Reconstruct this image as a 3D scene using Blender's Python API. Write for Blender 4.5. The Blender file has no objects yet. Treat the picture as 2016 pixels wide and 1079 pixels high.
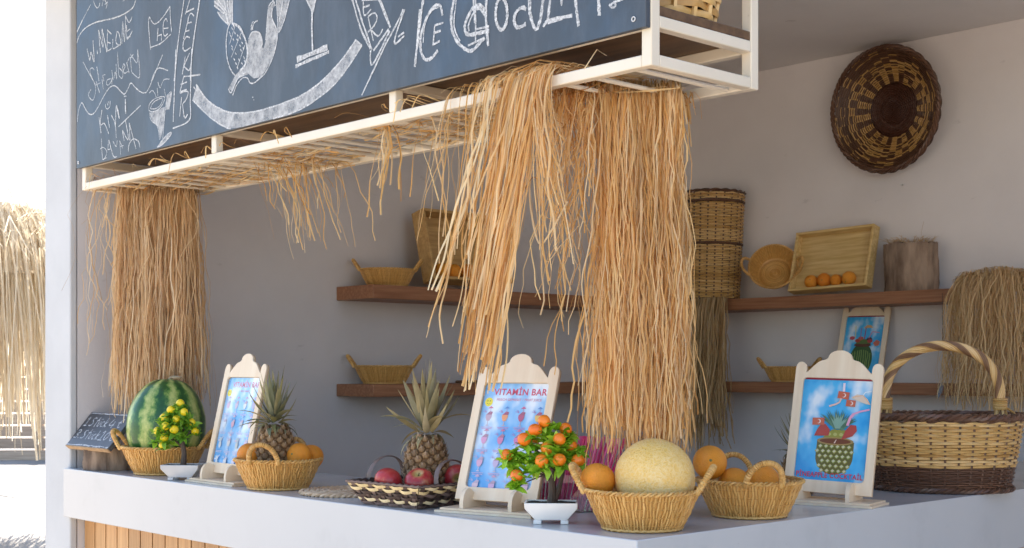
import bpy, bmesh, math, random
from math import sin, cos, pi, radians, sqrt, atan2, hypot
from mathutils import Vector, Matrix, Euler

# ------------------------------------------------------------------ camera, sky, sun, exposure
scene = bpy.context.scene
COL = scene.collection
cam_data = bpy.data.cameras.new('camera')
cam = bpy.data.objects.new('camera', cam_data)
COL.objects.link(cam)
scene.camera = cam
cam.location = (1.998, -2.258, 1.49)
cam.rotation_euler = (radians(90), 0, radians(46.91))
cam_data.sensor_fit = 'HORIZONTAL'
cam_data.sensor_width = 36.0
cam_data.lens = 46.46
cam_data.shift_y = 0.0925            # level camera, rising front: verticals stay vertical
cam_data.clip_start = 0.05
cam_data.clip_end = 2000
cam_data.dof.use_dof = True
cam_data.dof.focus_distance = 3.7
cam_data.dof.aperture_fstop = 14.0

SUN_EL, SUN_AZ = 56.0, 152.0         # azimuth of the sun, degrees counter-clockwise from +X (behind the kiosk, to the left)
world = bpy.data.worlds.new('World')
scene.world = world
world.use_nodes = True
wn = world.node_tree.nodes
wl = world.node_tree.links
wn.clear()
sky = wn.new('ShaderNodeTexSky')
sky.sky_type = 'NISHITA'
sky.sun_disc = False
sky.sun_elevation = radians(SUN_EL)
sky.sun_rotation = radians(90 - SUN_AZ)
sky.air_density = 1.0
sky.dust_density = 0.8
sky.ozone_density = 1.0
bg = wn.new('ShaderNodeBackground')
bg.inputs['Strength'].default_value = 0.15
out = wn.new('ShaderNodeOutputWorld')
wl.new(sky.outputs[0], bg.inputs[0])
wl.new(bg.outputs[0], out.inputs[0])

sun_data = bpy.data.lights.new('sun', 'SUN')
sun_data.energy = 4.2
sun_data.angle = radians(0.53)
sun_data.color = (1.0, 0.93, 0.84)
sun = bpy.data.objects.new('sun', sun_data)
COL.objects.link(sun)
sd = Vector((cos(radians(SUN_AZ)) * cos(radians(SUN_EL)), sin(radians(SUN_AZ)) * cos(radians(SUN_EL)), sin(radians(SUN_EL))))
sun.rotation_euler = sd.to_track_quat('Z', 'Y').to_euler()
sun.location = sd * 30

scene.view_settings.view_transform = 'Standard'
scene.view_settings.look = 'None'
scene.view_settings.exposure = 1.45
scene.view_settings.gamma = 1.0
scene.view_settings.use_curve_mapping = False
scene.cycles.use_denoising = True
scene.cycles.max_bounces = 10
scene.cycles.diffuse_bounces = 6
scene.cycles.transparent_max_bounces = 12
scene.cycles.sample_clamp_indirect = 6.0

# ------------------------------------------------------------------ materials
MATS = {}


def nt_mat(name):
    m = bpy.data.materials.new(name)
    m.use_nodes = True
    n = m.node_tree.nodes
    b = n['Principled BSDF']
    MATS[name] = m
    return m, n, m.node_tree.links, b


def ramp(n, stops):
    r = n.new('ShaderNodeValToRGB')
    e = r.color_ramp.elements
    while len(e) < len(stops):
        e.new(0.5)
    for i, (p, c) in enumerate(stops):
        e[i].position = p
        e[i].color = (*c, 1) if len(c) == 3 else c
    return r


def coords(n, l, scale=(1, 1, 1), kind='Object', rot=(0, 0, 0)):
    tc = n.new('ShaderNodeTexCoord')
    mp = n.new('ShaderNodeMapping')
    mp.inputs['Scale'].default_value = scale
    mp.inputs['Rotation'].default_value = rot
    l.new(tc.outputs[kind], mp.inputs['Vector'])
    return mp.outputs[0]


def noise(n, l, vec, scale, detail=4, rough=0.55):
    t = n.new('ShaderNodeTexNoise')
    t.inputs['Scale'].default_value = scale
    t.inputs['Detail'].default_value = detail
    t.inputs['Roughness'].default_value = rough
    if vec is not None:
        l.new(vec, t.inputs['Vector'])
    return t


def bump(n, l, b, h, strength=0.3, dist=0.002):
    bp = n.new('ShaderNodeBump')
    bp.inputs['Strength'].default_value = strength
    bp.inputs['Distance'].default_value = dist
    l.new(h, bp.inputs['Height'])
    l.new(bp.outputs[0], b.inputs['Normal'])
    return bp


def simple(name, c1, c2=None, rough=0.5, nscale=8.0, stretch=(1, 1, 1), bstr=0.15, bdist=0.001, fine=None, spec=0.5, lo=0.35, hi=0.65, coat=0.0):
    """two-tone noise paint with a fine bump"""
    m, n, l, b = nt_mat(name)
    v = coords(n, l, stretch)
    t = noise(n, l, v, nscale)
    r = ramp(n, [(lo, c1), (hi, c2 or c1)])
    l.new(t.outputs['Fac'], r.inputs[0])
    l.new(r.outputs[0], b.inputs['Base Color'])
    b.inputs['Roughness'].default_value = rough
    b.inputs['Specular IOR Level'].default_value = spec
    b.inputs['Coat Weight'].default_value = coat
    b.inputs['Coat Roughness'].default_value = 0.15
    if bstr:
        t2 = noise(n, l, v, fine or nscale * 6)
        bump(n, l, b, t2.outputs['Fac'], bstr, bdist)
    return m


def wood(name, c1, c2, grain=(1, 30, 30), scale=3.0, rough=0.45, rnd=0.25, bstr=0.2, lo=0.35, hi=0.68):
    """grain runs along the axis with the small scale factor"""
    m, n, l, b = nt_mat(name)
    v = coords(n, l, grain)
    oi = n.new('ShaderNodeObjectInfo')
    add = n.new('ShaderNodeVectorMath')
    add.operation = 'ADD'
    mul = n.new('ShaderNodeMath')
    mul.operation = 'MULTIPLY'
    mul.inputs[1].default_value = 37.0
    l.new(oi.outputs['Random'], mul.inputs[0])
    l.new(v, add.inputs[0])
    l.new(mul.outputs[0], add.inputs[1])
    t = noise(n, l, add.outputs[0], scale, 6, 0.6)
    r = ramp(n, [(lo, c1), (hi, c2)])
    l.new(t.outputs['Fac'], r.inputs[0])
    hsv = n.new('ShaderNodeHueSaturation')
    mr = n.new('ShaderNodeMapRange')
    mr.inputs['To Min'].default_value = 1 - rnd
    mr.inputs['To Max'].default_value = 1 + rnd
    l.new(oi.outputs['Random'], mr.inputs['Value'])
    l.new(mr.outputs[0], hsv.inputs['Value'])
    l.new(r.outputs[0], hsv.inputs['Color'])
    l.new(hsv.outputs[0], b.inputs['Base Color'])
    b.inputs['Roughness'].default_value = rough
    bump(n, l, b, t.outputs['Fac'], bstr, 0.001)
    return m


def fibre(name, cols, rough=0.6, trans=0.25, nscale=30.0, spec=0.3):
    """strands: every loose piece of the mesh takes its own tone; thin enough to let light through"""
    m, n, l, b = nt_mat(name)
    g = n.new('ShaderNodeNewGeometry')
    k = len(cols) - 1
    r = ramp(n, [(i / k, c) for i, c in enumerate(cols)])
    l.new(g.outputs['Random Per Island'], r.inputs[0])
    v = coords(n, l, (1, 1, 0.15))
    t = noise(n, l, v, nscale)
    hsv = n.new('ShaderNodeHueSaturation')
    mr = n.new('ShaderNodeMapRange')
    mr.inputs['To Min'].default_value = 0.75
    mr.inputs['To Max'].default_value = 1.25
    l.new(t.outputs['Fac'], mr.inputs['Value'])
    l.new(mr.outputs[0], hsv.inputs['Value'])
    l.new(r.outputs[0], hsv.inputs['Color'])
    l.new(hsv.outputs[0], b.inputs['Base Color'])
    b.inputs['Roughness'].default_value = rough
    b.inputs['Specular IOR Level'].default_value = spec
    if trans > 0:
        tr = n.new('ShaderNodeBsdfTranslucent')
        l.new(hsv.outputs[0], tr.inputs['Color'])
        mx = n.new('ShaderNodeMixShader')
        mx.inputs[0].default_value = trans
        l.new(b.outputs[0], mx.inputs[1])
        l.new(tr.outputs[0], mx.inputs[2])
        l.new(mx.outputs[0], n['Material Output'].inputs[0])
    return m


def vcol(name, rough=0.4, coat=0.0, bstr=0.0, spec=0.5):
    m, n, l, b = nt_mat(name)
    a = n.new('ShaderNodeAttribute')
    a.attribute_name = 'Col'
    l.new(a.outputs['Color'], b.inputs['Base Color'])
    b.inputs['Roughness'].default_value = rough
    b.inputs['Coat Weight'].default_value = coat
    b.inputs['Coat Roughness'].default_value = 0.08
    b.inputs['Specular IOR Level'].default_value = spec
    if bstr:
        t = noise(n, l, coords(n, l), 60)
        bump(n, l, b, t.outputs['Fac'], bstr, 0.001)
    return m


def objrand(name, cols, rough=0.5, trans=0.0, spec=0.5, nscale=40.0, coat=0.0, vary=0.2, bstr=0.0):
    """colour picked per object from a ramp (fruit, leaves, scales)"""
    m, n, l, b = nt_mat(name)
    oi = n.new('ShaderNodeObjectInfo')
    k = max(1, len(cols) - 1)
    r = ramp(n, [(i / k, c) for i, c in enumerate(cols)])
    l.new(oi.outputs['Random'], r.inputs[0])
    v = coords(n, l)
    t = noise(n, l, v, nscale)
    hsv = n.new('ShaderNodeHueSaturation')
    mr = n.new('ShaderNodeMapRange')
    mr.inputs['To Min'].default_value = 1 - vary
    mr.inputs['To Max'].default_value = 1 + vary
    l.new(t.outputs['Fac'], mr.inputs['Value'])
    l.new(mr.outputs[0], hsv.inputs['Value'])
    l.new(r.outputs[0], hsv.inputs['Color'])
    l.new(hsv.outputs[0], b.inputs['Base Color'])
    b.inputs['Roughness'].default_value = rough
    b.inputs['Specular IOR Level'].default_value = spec
    b.inputs['Coat Weight'].default_value = coat
    if bstr:
        t2 = noise(n, l, v, nscale * 5)
        bump(n, l, b, t2.outputs['Fac'], bstr, 0.0008)
    if trans > 0:
        tr = n.new('ShaderNodeBsdfTranslucent')
        l.new(hsv.outputs[0], tr.inputs['Color'])
        mx = n.new('ShaderNodeMixShader')
        mx.inputs[0].default_value = trans
        l.new(b.outputs[0], mx.inputs[1])
        l.new(tr.outputs[0], mx.inputs[2])
        l.new(mx.outputs[0], n['Material Output'].inputs[0])
    return m


# plaster, paint, stone
def plaster(name, c1, c2, stain=(0.3, 0.27, 0.25), bstr=0.25):
    m, n, l, b = nt_mat(name)
    v = coords(n, l)
    t = noise(n, l, v, 1.3, 6, 0.6)
    r = ramp(n, [(0.25, tuple(x * 0.93 for x in c1)), (0.45, c1), (0.65, c2)])
    l.new(t.outputs['Fac'], r.inputs[0])
    # a few scuffs
    t3 = noise(n, l, coords(n, l, (1, 1, 2.2)), 7.0, 8, 0.65)
    r3 = ramp(n, [(0.66, (0, 0, 0)), (0.76, (1, 1, 1))])
    l.new(t3.outputs['Fac'], r3.inputs[0])
    mul = n.new('ShaderNodeMath')
    mul.operation = 'MULTIPLY'
    mul.inputs[1].default_value = 0.42
    l.new(r3.outputs[0], mul.inputs[0])
    mx = n.new('ShaderNodeMix')
    mx.data_type = 'RGBA'
    l.new(mul.outputs[0], mx.inputs[0])
    l.new(r.outputs[0], mx.inputs[6])
    mx.inputs[7].default_value = (*stain, 1)
    l.new(mx.outputs[2], b.inputs['Base Color'])
    b.inputs['Roughness'].default_value = 0.85
    b.inputs['Specular IOR Level'].default_value = 0.25
    t2 = noise(n, l, v, 90, 5, 0.6)
    bump(n, l, b, t2.outputs['Fac'], bstr, 0.002)
    return m


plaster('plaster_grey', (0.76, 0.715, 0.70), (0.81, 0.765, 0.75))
plaster('plaster_warm_bounce', (0.50, 0.34, 0.23), (0.58, 0.40, 0.28))  # warm tone picked to tint light bounced off the added right wall
plaster('plaster_left_dimmed', (0.62, 0.585, 0.575), (0.67, 0.63, 0.62))  # wall paint darkened: the left wall's weaker light is put into the colour
plaster('plaster_ceiling', (0.76, 0.73, 0.71), (0.80, 0.77, 0.75))
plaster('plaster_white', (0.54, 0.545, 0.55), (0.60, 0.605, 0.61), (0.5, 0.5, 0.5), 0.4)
def laminate():
    m, n, l, b = nt_mat('laminate_white')
    v = coords(n, l)
    t = noise(n, l, v, 2.2, 7, 0.65)
    r = ramp(n, [(0.30, (0.48, 0.485, 0.49)), (0.46, (0.54, 0.545, 0.55)), (0.8, (0.565, 0.57, 0.575))])
    l.new(t.outputs['Fac'], r.inputs[0])
    sp = noise(n, l, v, 55, 3, 0.6)
    rs = ramp(n, [(0.72, (0, 0, 0)), (0.77, (0.5, 0.5, 0.5))])
    l.new(sp.outputs['Fac'], rs.inputs[0])
    mx = n.new('ShaderNodeMix')
    mx.data_type = 'RGBA'
    l.new(rs.outputs[0], mx.inputs[0])
    l.new(r.outputs[0], mx.inputs[6])
    mx.inputs[7].default_value = (0.40, 0.37, 0.33, 1)
    l.new(mx.outputs[2], b.inputs['Base Color'])
    mr = n.new('ShaderNodeMapRange')
    mr.inputs['To Min'].default_value = 0.10
    mr.inputs['To Max'].default_value = 0.30
    l.new(t.outputs['Fac'], mr.inputs['Value'])
    l.new(mr.outputs[0], b.inputs['Roughness'])
    bump(n, l, b, t.outputs['Fac'], 0.03, 0.002)


laminate()
def cream_steel():
    m, n, l, b = nt_mat('cream_steel')
    v = coords(n, l)
    t = noise(n, l, v, 5, 5)
    r = ramp(n, [(0.35, (0.74, 0.66, 0.53)), (0.65, (0.79, 0.71, 0.58))])
    l.new(t.outputs['Fac'], r.inputs[0])
    c = noise(n, l, v, 38, 7, 0.7)
    rc = ramp(n, [(0.66, (0, 0, 0)), (0.71, (0.8, 0.8, 0.8))])
    l.new(c.outputs['Fac'], rc.inputs[0])
    mx = n.new('ShaderNodeMix')
    mx.data_type = 'RGBA'
    l.new(rc.outputs[0], mx.inputs[0])
    l.new(r.outputs[0], mx.inputs[6])
    mx.inputs[7].default_value = (0.36, 0.25, 0.16, 1)
    l.new(mx.outputs[2], b.inputs['Base Color'])
    mr = n.new('ShaderNodeMapRange')
    mr.inputs['To Min'].default_value = 0.3
    mr.inputs['To Max'].default_value = 0.6
    l.new(t.outputs['Fac'], mr.inputs['Value'])
    l.new(mr.outputs[0], b.inputs['Roughness'])
    f = noise(n, l, v, 120)
    bump(n, l, b, f.outputs['Fac'], 0.12, 0.001)


cream_steel()
wood('shelf_wood', (0.24, 0.095, 0.04), (0.38, 0.17, 0.08), (1.2, 26, 26), 3.0, 0.5, 0.06)
wood('shelf_wood_y', (0.24, 0.095, 0.04), (0.38, 0.17, 0.08), (26, 1.2, 26), 3.0, 0.5, 0.06)
wood('dark_ply', (0.085, 0.045, 0.022), (0.17, 0.095, 0.045), (1.0, 14, 14), 2.0, 0.5, 0.05)
wood('slat_wood', (0.40, 0.20, 0.075), (0.58, 0.33, 0.14), (22, 22, 0.8), 2.5, 0.4, 0.14)
wood('fence_wood', (0.34, 0.24, 0.17), (0.50, 0.38, 0.28), (1.0, 20, 20), 2.0, 0.8, 0.2)
wood('birch_ply', (0.76, 0.60, 0.42), (0.84, 0.70, 0.52), (14, 14, 1.1), 2.2, 0.5, 0.04, 0.08)
wood('crate_wood', (0.42, 0.24, 0.08), (0.60, 0.38, 0.15), (1.5, 20, 20), 3.0, 0.55, 0.06)
wood('tray_wood', (0.58, 0.38, 0.13), (0.78, 0.58, 0.27), (1.5, 22, 22), 3.0, 0.55, 0.05)
simple('bark', (0.10, 0.065, 0.045), (0.30, 0.215, 0.15), rough=0.9, nscale=16, stretch=(1, 1, 0.3), bstr=1.0, bdist=0.012, fine=22)
wood('cut_wood', (0.30, 0.19, 0.10), (0.45, 0.30, 0.17), (6, 6, 6), 4.0, 0.8, 0.05)
fibre('raffia', [(0.52, 0.25, 0.07), (0.86, 0.54, 0.21), (0.95, 0.72, 0.38), (0.64, 0.34, 0.10), (0.97, 0.83, 0.56), (0.82, 0.49, 0.17), (0.92, 0.74, 0.46)], trans=0.42)
fibre('raffia_brown', [(0.46, 0.27, 0.12), (0.78, 0.54, 0.29), (0.92, 0.72, 0.45), (0.60, 0.36, 0.17), (0.96, 0.83, 0.60)], trans=0.40)
fibre('raffia_dull', [(0.42, 0.26, 0.11), (0.60, 0.41, 0.20), (0.72, 0.53, 0.30), (0.50, 0.33, 0.15)], trans=0.3)
fibre('raffia_straw', [(0.52, 0.34, 0.15), (0.74, 0.52, 0.27), (0.86, 0.67, 0.40), (0.62, 0.41, 0.19)], trans=0.35)
fibre('thatch', [(0.62, 0.50, 0.34), (0.80, 0.70, 0.52), (0.90, 0.84, 0.70), (0.70, 0.57, 0.38)], trans=0.6)
fibre('wicker_honey', [(0.46, 0.23, 0.055), (0.60, 0.33, 0.09), (0.72, 0.44, 0.15), (0.52, 0.28, 0.07)], 0.42, 0.0, 120, 0.5)
fibre('wicker_straw', [(0.42, 0.22, 0.06), (0.62, 0.38, 0.13), (0.76, 0.52, 0.24), (0.52, 0.29, 0.08)], 0.42, 0.0, 60, 0.5)
fibre('wicker_dark', [(0.060, 0.027, 0.015), (0.105, 0.048, 0.026), (0.165, 0.080, 0.045), (0.080, 0.036, 0.02)], 0.4, 0.0, 60, 0.5)
fibre('wicker_darkest', [(0.045, 0.016, 0.010), (0.075, 0.028, 0.016), (0.10, 0.04, 0.024)], 0.45, 0.0, 60, 0.4)
fibre('wicker_two_tone', [(0.045, 0.02, 0.012), (0.50, 0.30, 0.10), (0.09, 0.04, 0.02), (0.58, 0.37, 0.14), (0.40, 0.22, 0.07)], 0.45, 0.0, 25, 0.5)
fibre('strip_cream', [(0.72, 0.54, 0.27), (0.82, 0.68, 0.42), (0.78, 0.60, 0.33)], 0.4, 0.0, 60)
fibre('strip_dark', [(0.05, 0.03, 0.025), (0.11, 0.07, 0.055), (0.20, 0.14, 0.12), (0.08, 0.05, 0.04)], 0.38, 0.0, 60)
fibre('mat_fibre', [(0.50, 0.33, 0.19), (0.62, 0.44, 0.28), (0.70, 0.52, 0.35)], 0.65, 0.0, 60)
simple('steel_screw', (0.6, 0.6, 0.6), (0.7, 0.7, 0.7), rough=0.3, bstr=0)
simple('ceramic_white', (0.78, 0.77, 0.74), (0.82, 0.81, 0.78), rough=0.2, nscale=10, bstr=0.05)
simple('ceramic_grey', (0.52, 0.51, 0.50), (0.60, 0.59, 0.58), rough=0.35, nscale=10, bstr=0.05)
simple('soil', (0.02, 0.018, 0.016), (0.06, 0.05, 0.04), rough=0.9, nscale=150, bstr=0.8, bdist=0.004, fine=200)
simple('plastic_bark', (0.035, 0.022, 0.015), (0.09, 0.06, 0.045), rough=0.55, nscale=60, stretch=(1, 1, 0.3), bstr=0.6, bdist=0.002)
objrand('plastic_leaf', [(0.16, 0.38, 0.012), (0.32, 0.58, 0.03), (0.48, 0.72, 0.07), (0.22, 0.48, 0.02)], 0.35, 0.3)
objrand('plastic_leaf_dark', [(0.08, 0.24, 0.02), (0.18, 0.38, 0.03), (0.34, 0.56, 0.05), (0.12, 0.30, 0.02)], 0.35, 0.3)
objrand('plastic_orange', [(0.85, 0.17, 0.01), (0.90, 0.24, 0.015)], 0.28, vary=0.1, bstr=0.15)
objrand('plastic_yellow', [(0.85, 0.60, 0.01), (0.88, 0.66, 0.02)], 0.3, vary=0.1, bstr=0.1)
objrand('straw_pink', [(0.88, 0.04, 0.30), (0.92, 0.22, 0.55), (0.84, 0.02, 0.22)], 0.25, 0.35, vary=0.05)
def pine_scale_mat():
    m, n, l, b = nt_mat('pine_scale')
    tc = n.new('ShaderNodeTexCoord')
    sx = n.new('ShaderNodeSeparateXYZ')
    l.new(tc.outputs['Object'], sx.inputs[0])
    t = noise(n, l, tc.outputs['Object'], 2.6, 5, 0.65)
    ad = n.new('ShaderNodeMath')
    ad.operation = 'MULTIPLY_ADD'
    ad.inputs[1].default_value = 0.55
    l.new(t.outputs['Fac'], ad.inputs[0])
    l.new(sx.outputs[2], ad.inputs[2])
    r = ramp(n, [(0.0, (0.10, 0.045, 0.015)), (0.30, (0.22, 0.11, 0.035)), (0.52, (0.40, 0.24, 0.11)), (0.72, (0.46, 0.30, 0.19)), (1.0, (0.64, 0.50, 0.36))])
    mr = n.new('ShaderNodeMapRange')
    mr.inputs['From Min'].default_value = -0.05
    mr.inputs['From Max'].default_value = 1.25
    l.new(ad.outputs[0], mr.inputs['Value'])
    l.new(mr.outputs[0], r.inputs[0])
    oi = n.new('ShaderNodeObjectInfo')
    hsv = n.new('ShaderNodeHueSaturation')
    m2 = n.new('ShaderNodeMapRange')
    m2.inputs['To Min'].default_value = 0.65
    m2.inputs['To Max'].default_value = 1.3
    l.new(oi.outputs['Random'], m2.inputs['Value'])
    l.new(m2.outputs[0], hsv.inputs['Value'])
    l.new(r.outputs[0], hsv.inputs['Color'])
    l.new(hsv.outputs[0], b.inputs['Base Color'])
    b.inputs['Roughness'].default_value = 0.65
    bump(n, l, b, t.outputs['Fac'], 0.6, 0.15)


pine_scale_mat()
objrand('pine_leaf', [(0.18, 0.18, 0.07), (0.30, 0.26, 0.11), (0.14, 0.16, 0.09), (0.38, 0.30, 0.13), (0.24, 0.25, 0.16)], 0.5, 0.15, nscale=30, vary=0.35)
objrand('pine_leaf_dry', [(0.22, 0.18, 0.075), (0.36, 0.28, 0.12), (0.18, 0.175, 0.11), (0.44, 0.33, 0.14), (0.28, 0.26, 0.19)], 0.55, 0.15, nscale=30, vary=0.35)
objrand('pine_leaf_dark', [(0.05, 0.06, 0.03), (0.08, 0.09, 0.05)], 0.5, 0.1)
simple('ground_terrace', (0.48, 0.39, 0.285), (0.56, 0.46, 0.345), rough=0.9, nscale=0.6, bstr=0.3, bdist=0.004, fine=60)
simple('paving', (0.27, 0.245, 0.21), (0.38, 0.35, 0.31), rough=0.85, nscale=1.2, bstr=0.3, bdist=0.003, fine=80)
simple('floor_tile', (0.56, 0.52, 0.47), (0.62, 0.58, 0.53), rough=0.5, nscale=3, bstr=0.05)
simple('poster_red', (0.30, 0.01, 0.03), rough=0.3, bstr=0)
simple('feather', (0.16, 0.20, 0.28), (0.26, 0.31, 0.40), rough=0.6, nscale=40, bstr=0)
simple('dark_thing', (0.02, 0.018, 0.018), (0.04, 0.035, 0.03), rough=0.6, nscale=20)
vcol('print', 0.35, 0.6)
vcol('stem_dry', 0.8, 0, 0.4)


def chalkboard_mat(name, c1, c2, c3):
    m, n, l, b = nt_mat(name)
    t = noise(n, l, coords(n, l, (1.6, 1, 1.1)), 1.5, 5, 0.65)
    r = ramp(n, [(0.3, c1), (0.52, c2), (0.72, c3)])
    l.new(t.outputs['Fac'], r.inputs[0])
    # wiped chalk haze, streaky
    t2 = noise(n, l, coords(n, l, (4, 1, 1.3), rot=(0, 0.2, 0)), 2.2, 8, 0.7)
    r2 = ramp(n, [(0.45, (0, 0, 0)), (0.85, (0.28, 0.28, 0.28))])
    l.new(t2.outputs['Fac'], r2.inputs[0])
    mx = n.new('ShaderNodeMix')
    mx.data_type = 'RGBA'
    l.new(r2.outputs[0], mx.inputs[0])
    l.new(r.outputs[0], mx.inputs[6])
    mx.inputs[7].default_value = (0.22, 0.25, 0.30, 1)
    l.new(mx.outputs[2], b.inputs['Base Color'])
    b.inputs['Roughness'].default_value = 0.45
    t3 = noise(n, l, coords(n, l), 150)
    bump(n, l, b, t3.outputs['Fac'], 0.05, 0.001)
    return m


chalkboard_mat('blackboard', (0.046, 0.051, 0.060), (0.043, 0.058, 0.078), (0.046, 0.085, 0.140))
chalkboard_mat('slate', (0.05, 0.052, 0.058), (0.065, 0.068, 0.074), (0.05, 0.052, 0.06))


def chalk_mat(name, lo, hi, scale, amount):
    m, n, l, b = nt_mat(name)
    b.inputs['Base Color'].default_value = (0.80, 0.81, 0.82, 1)
    b.inputs['Roughness'].default_value = 0.95
    b.inputs['Specular IOR Level'].default_value = 0.1
    t = noise(n, l, coords(n, l, (1, 1, 1)), scale, 6, 0.7)
    mr = n.new('ShaderNodeMapRange')
    mr.inputs['From Min'].default_value = lo
    mr.inputs['From Max'].default_value = hi
    mr.inputs['To Max'].default_value = amount
    l.new(t.outputs['Fac'], mr.inputs['Value'])
    l.new(mr.outputs[0], b.inputs['Alpha'])
    return m


chalk_mat('chalk_line', 0.25, 0.62, 110, 0.85)
chalk_mat('chalk_smear', 0.20, 0.75, 35, 0.72)


def orange_mat():
    m, n, l, b = nt_mat('orange_peel')
    oi = n.new('ShaderNodeObjectInfo')
    r = ramp(n, [(0, (0.78, 0.24, 0.012)), (0.5, (0.85, 0.30, 0.02)), (1, (0.83, 0.34, 0.03))])
    l.new(oi.outputs['Random'], r.inputs[0])
    v = coords(n, l)
    t = noise(n, l, v, 1.2)
    hsv = n.new('ShaderNodeHueSaturation')
    mr = n.new('ShaderNodeMapRange')
    mr.inputs['To Min'].default_value = 0.8
    mr.inputs['To Max'].default_value = 1.2
    l.new(t.outputs['Fac'], mr.inputs['Value'])
    l.new(mr.outputs[0], hsv.inputs['Value'])
    l.new(r.outputs[0], hsv.inputs['Color'])
    sp = noise(n, l, v, 4.5, 8, 0.75)
    rs = ramp(n, [(0.62, (0, 0, 0)), (0.70, (0.45, 0.45, 0.45))])
    l.new(sp.outputs['Fac'], rs.inputs[0])
    bl = n.new('ShaderNodeMix')
    bl.data_type = 'RGBA'
    l.new(rs.outputs[0], bl.inputs[0])
    l.new(hsv.outputs[0], bl.inputs[6])
    bl.inputs[7].default_value = (0.55, 0.30, 0.06, 1)
    l.new(bl.outputs[2], b.inputs['Base Color'])
    b.inputs['Roughness'].default_value = 0.42
    vo = n.new('ShaderNodeTexVoronoi')
    vo.inputs['Scale'].default_value = 22
    l.new(v, vo.inputs['Vector'])
    bump(n, l, b, vo.outputs['Distance'], 0.4, 0.02)
    b.inputs['Subsurface Weight'].default_value = 0.08
    b.inputs['Subsurface Radius'].default_value = (0.01, 0.004, 0.001)


orange_mat()


def apple_mat():
    m, n, l, b = nt_mat('apple_skin')
    v = coords(n, l, (14, 14, 1.6))
    t = noise(n, l, v, 3.0, 6, 0.6)
    r = ramp(n, [(0.32, (0.36, 0.018, 0.028)), (0.55, (0.46, 0.045, 0.04)), (0.75, (0.60, 0.24, 0.11))])
    l.new(t.outputs['Fac'], r.inputs[0])
    # yellow-green blush in the hollow by the stem: the skin's own colour
    sx = n.new('ShaderNodeSeparateXYZ')
    tc = n.new('ShaderNodeTexCoord')
    l.new(tc.outputs['Object'], sx.inputs[0])
    ln = n.new('ShaderNodeVectorMath')
    ln.operation = 'LENGTH'
    cb = n.new('ShaderNodeCombineXYZ')
    l.new(sx.outputs[0], cb.inputs[0])
    l.new(sx.outputs[1], cb.inputs[1])
    l.new(cb.outputs[0], ln.inputs[0])
    mr = n.new('ShaderNodeMapRange')
    mr.inputs['From Min'].default_value = 0.020
    mr.inputs['From Max'].default_value = 0.006
    l.new(ln.outputs['Value'], mr.inputs['Value'])
    mx = n.new('ShaderNodeMix')
    mx.data_type = 'RGBA'
    l.new(mr.outputs[0], mx.inputs[0])
    l.new(r.outputs[0], mx.inputs[6])
    mx.inputs[7].default_value = (0.55, 0.42, 0.14, 1)
    l.new(mx.outputs[2], b.inputs['Base Color'])
    b.inputs['Roughness'].default_value = 0.3
    t2 = noise(n, l, coords(n, l), 300)
    bump(n, l, b, t2.outputs['Fac'], 0.05, 0.001)


apple_mat()


def watermelon_mat():
    m, n, l, b = nt_mat('watermelon_rind')
    tc = n.new('ShaderNodeTexCoord')
    sx = n.new('ShaderNodeSeparateXYZ')
    l.new(tc.outputs['Object'], sx.inputs[0])
    at = n.new('ShaderNodeMath')
    at.operation = 'ARCTAN2'
    l.new(sx.outputs[1], at.inputs[0])
    l.new(sx.outputs[0], at.inputs[1])
    wob = noise(n, l, coords(n, l, (1, 1, 1)), 16, 5, 0.65)
    ma = n.new('ShaderNodeMath')
    ma.operation = 'MULTIPLY_ADD'
    ma.inputs[1].default_value = 0.55
    l.new(wob.outputs['Fac'], ma.inputs[0])
    l.new(at.outputs[0], ma.inputs[2])
    mu = n.new('ShaderNodeMath')
    mu.operation = 'MULTIPLY'
    mu.inputs[1].default_value = 9.0
    l.new(ma.outputs[0], mu.inputs[0])
    si = n.new('ShaderNodeMath')
    si.operation = 'SINE'
    l.new(mu.outputs[0], si.inputs[0])
    mot = noise(n, l, coords(n, l, (1, 1, 0.6)), 60, 6, 0.7)
    ad = n.new('ShaderNodeMath')
    ad.operation = 'MULTIPLY_ADD'
    ad.inputs[1].default_value = 3.4
    l.new(mot.outputs['Fac'], ad.inputs[0])
    l.new(si.outputs[0], ad.inputs[2])
    r = ramp(n, [(0.0, (0.012, 0.060, 0.014)), (0.34, (0.024, 0.11, 0.024)), (0.50, (0.14, 0.26, 0.05)), (0.80, (0.46, 0.50, 0.16))])
    mr = n.new('ShaderNodeMapRange')
    mr.inputs['From Min'].default_value = 0.0
    mr.inputs['From Max'].default_value = 3.6
    l.new(ad.outputs[0], mr.inputs['Value'])
    l.new(mr.outputs[0], r.inputs[0])
    l.new(r.outputs[0], b.inputs['Base Color'])
    b.inputs['Roughness'].default_value = 0.32
    bump(n, l, b, mot.outputs['Fac'], 0.06, 0.002)


watermelon_mat()


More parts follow.
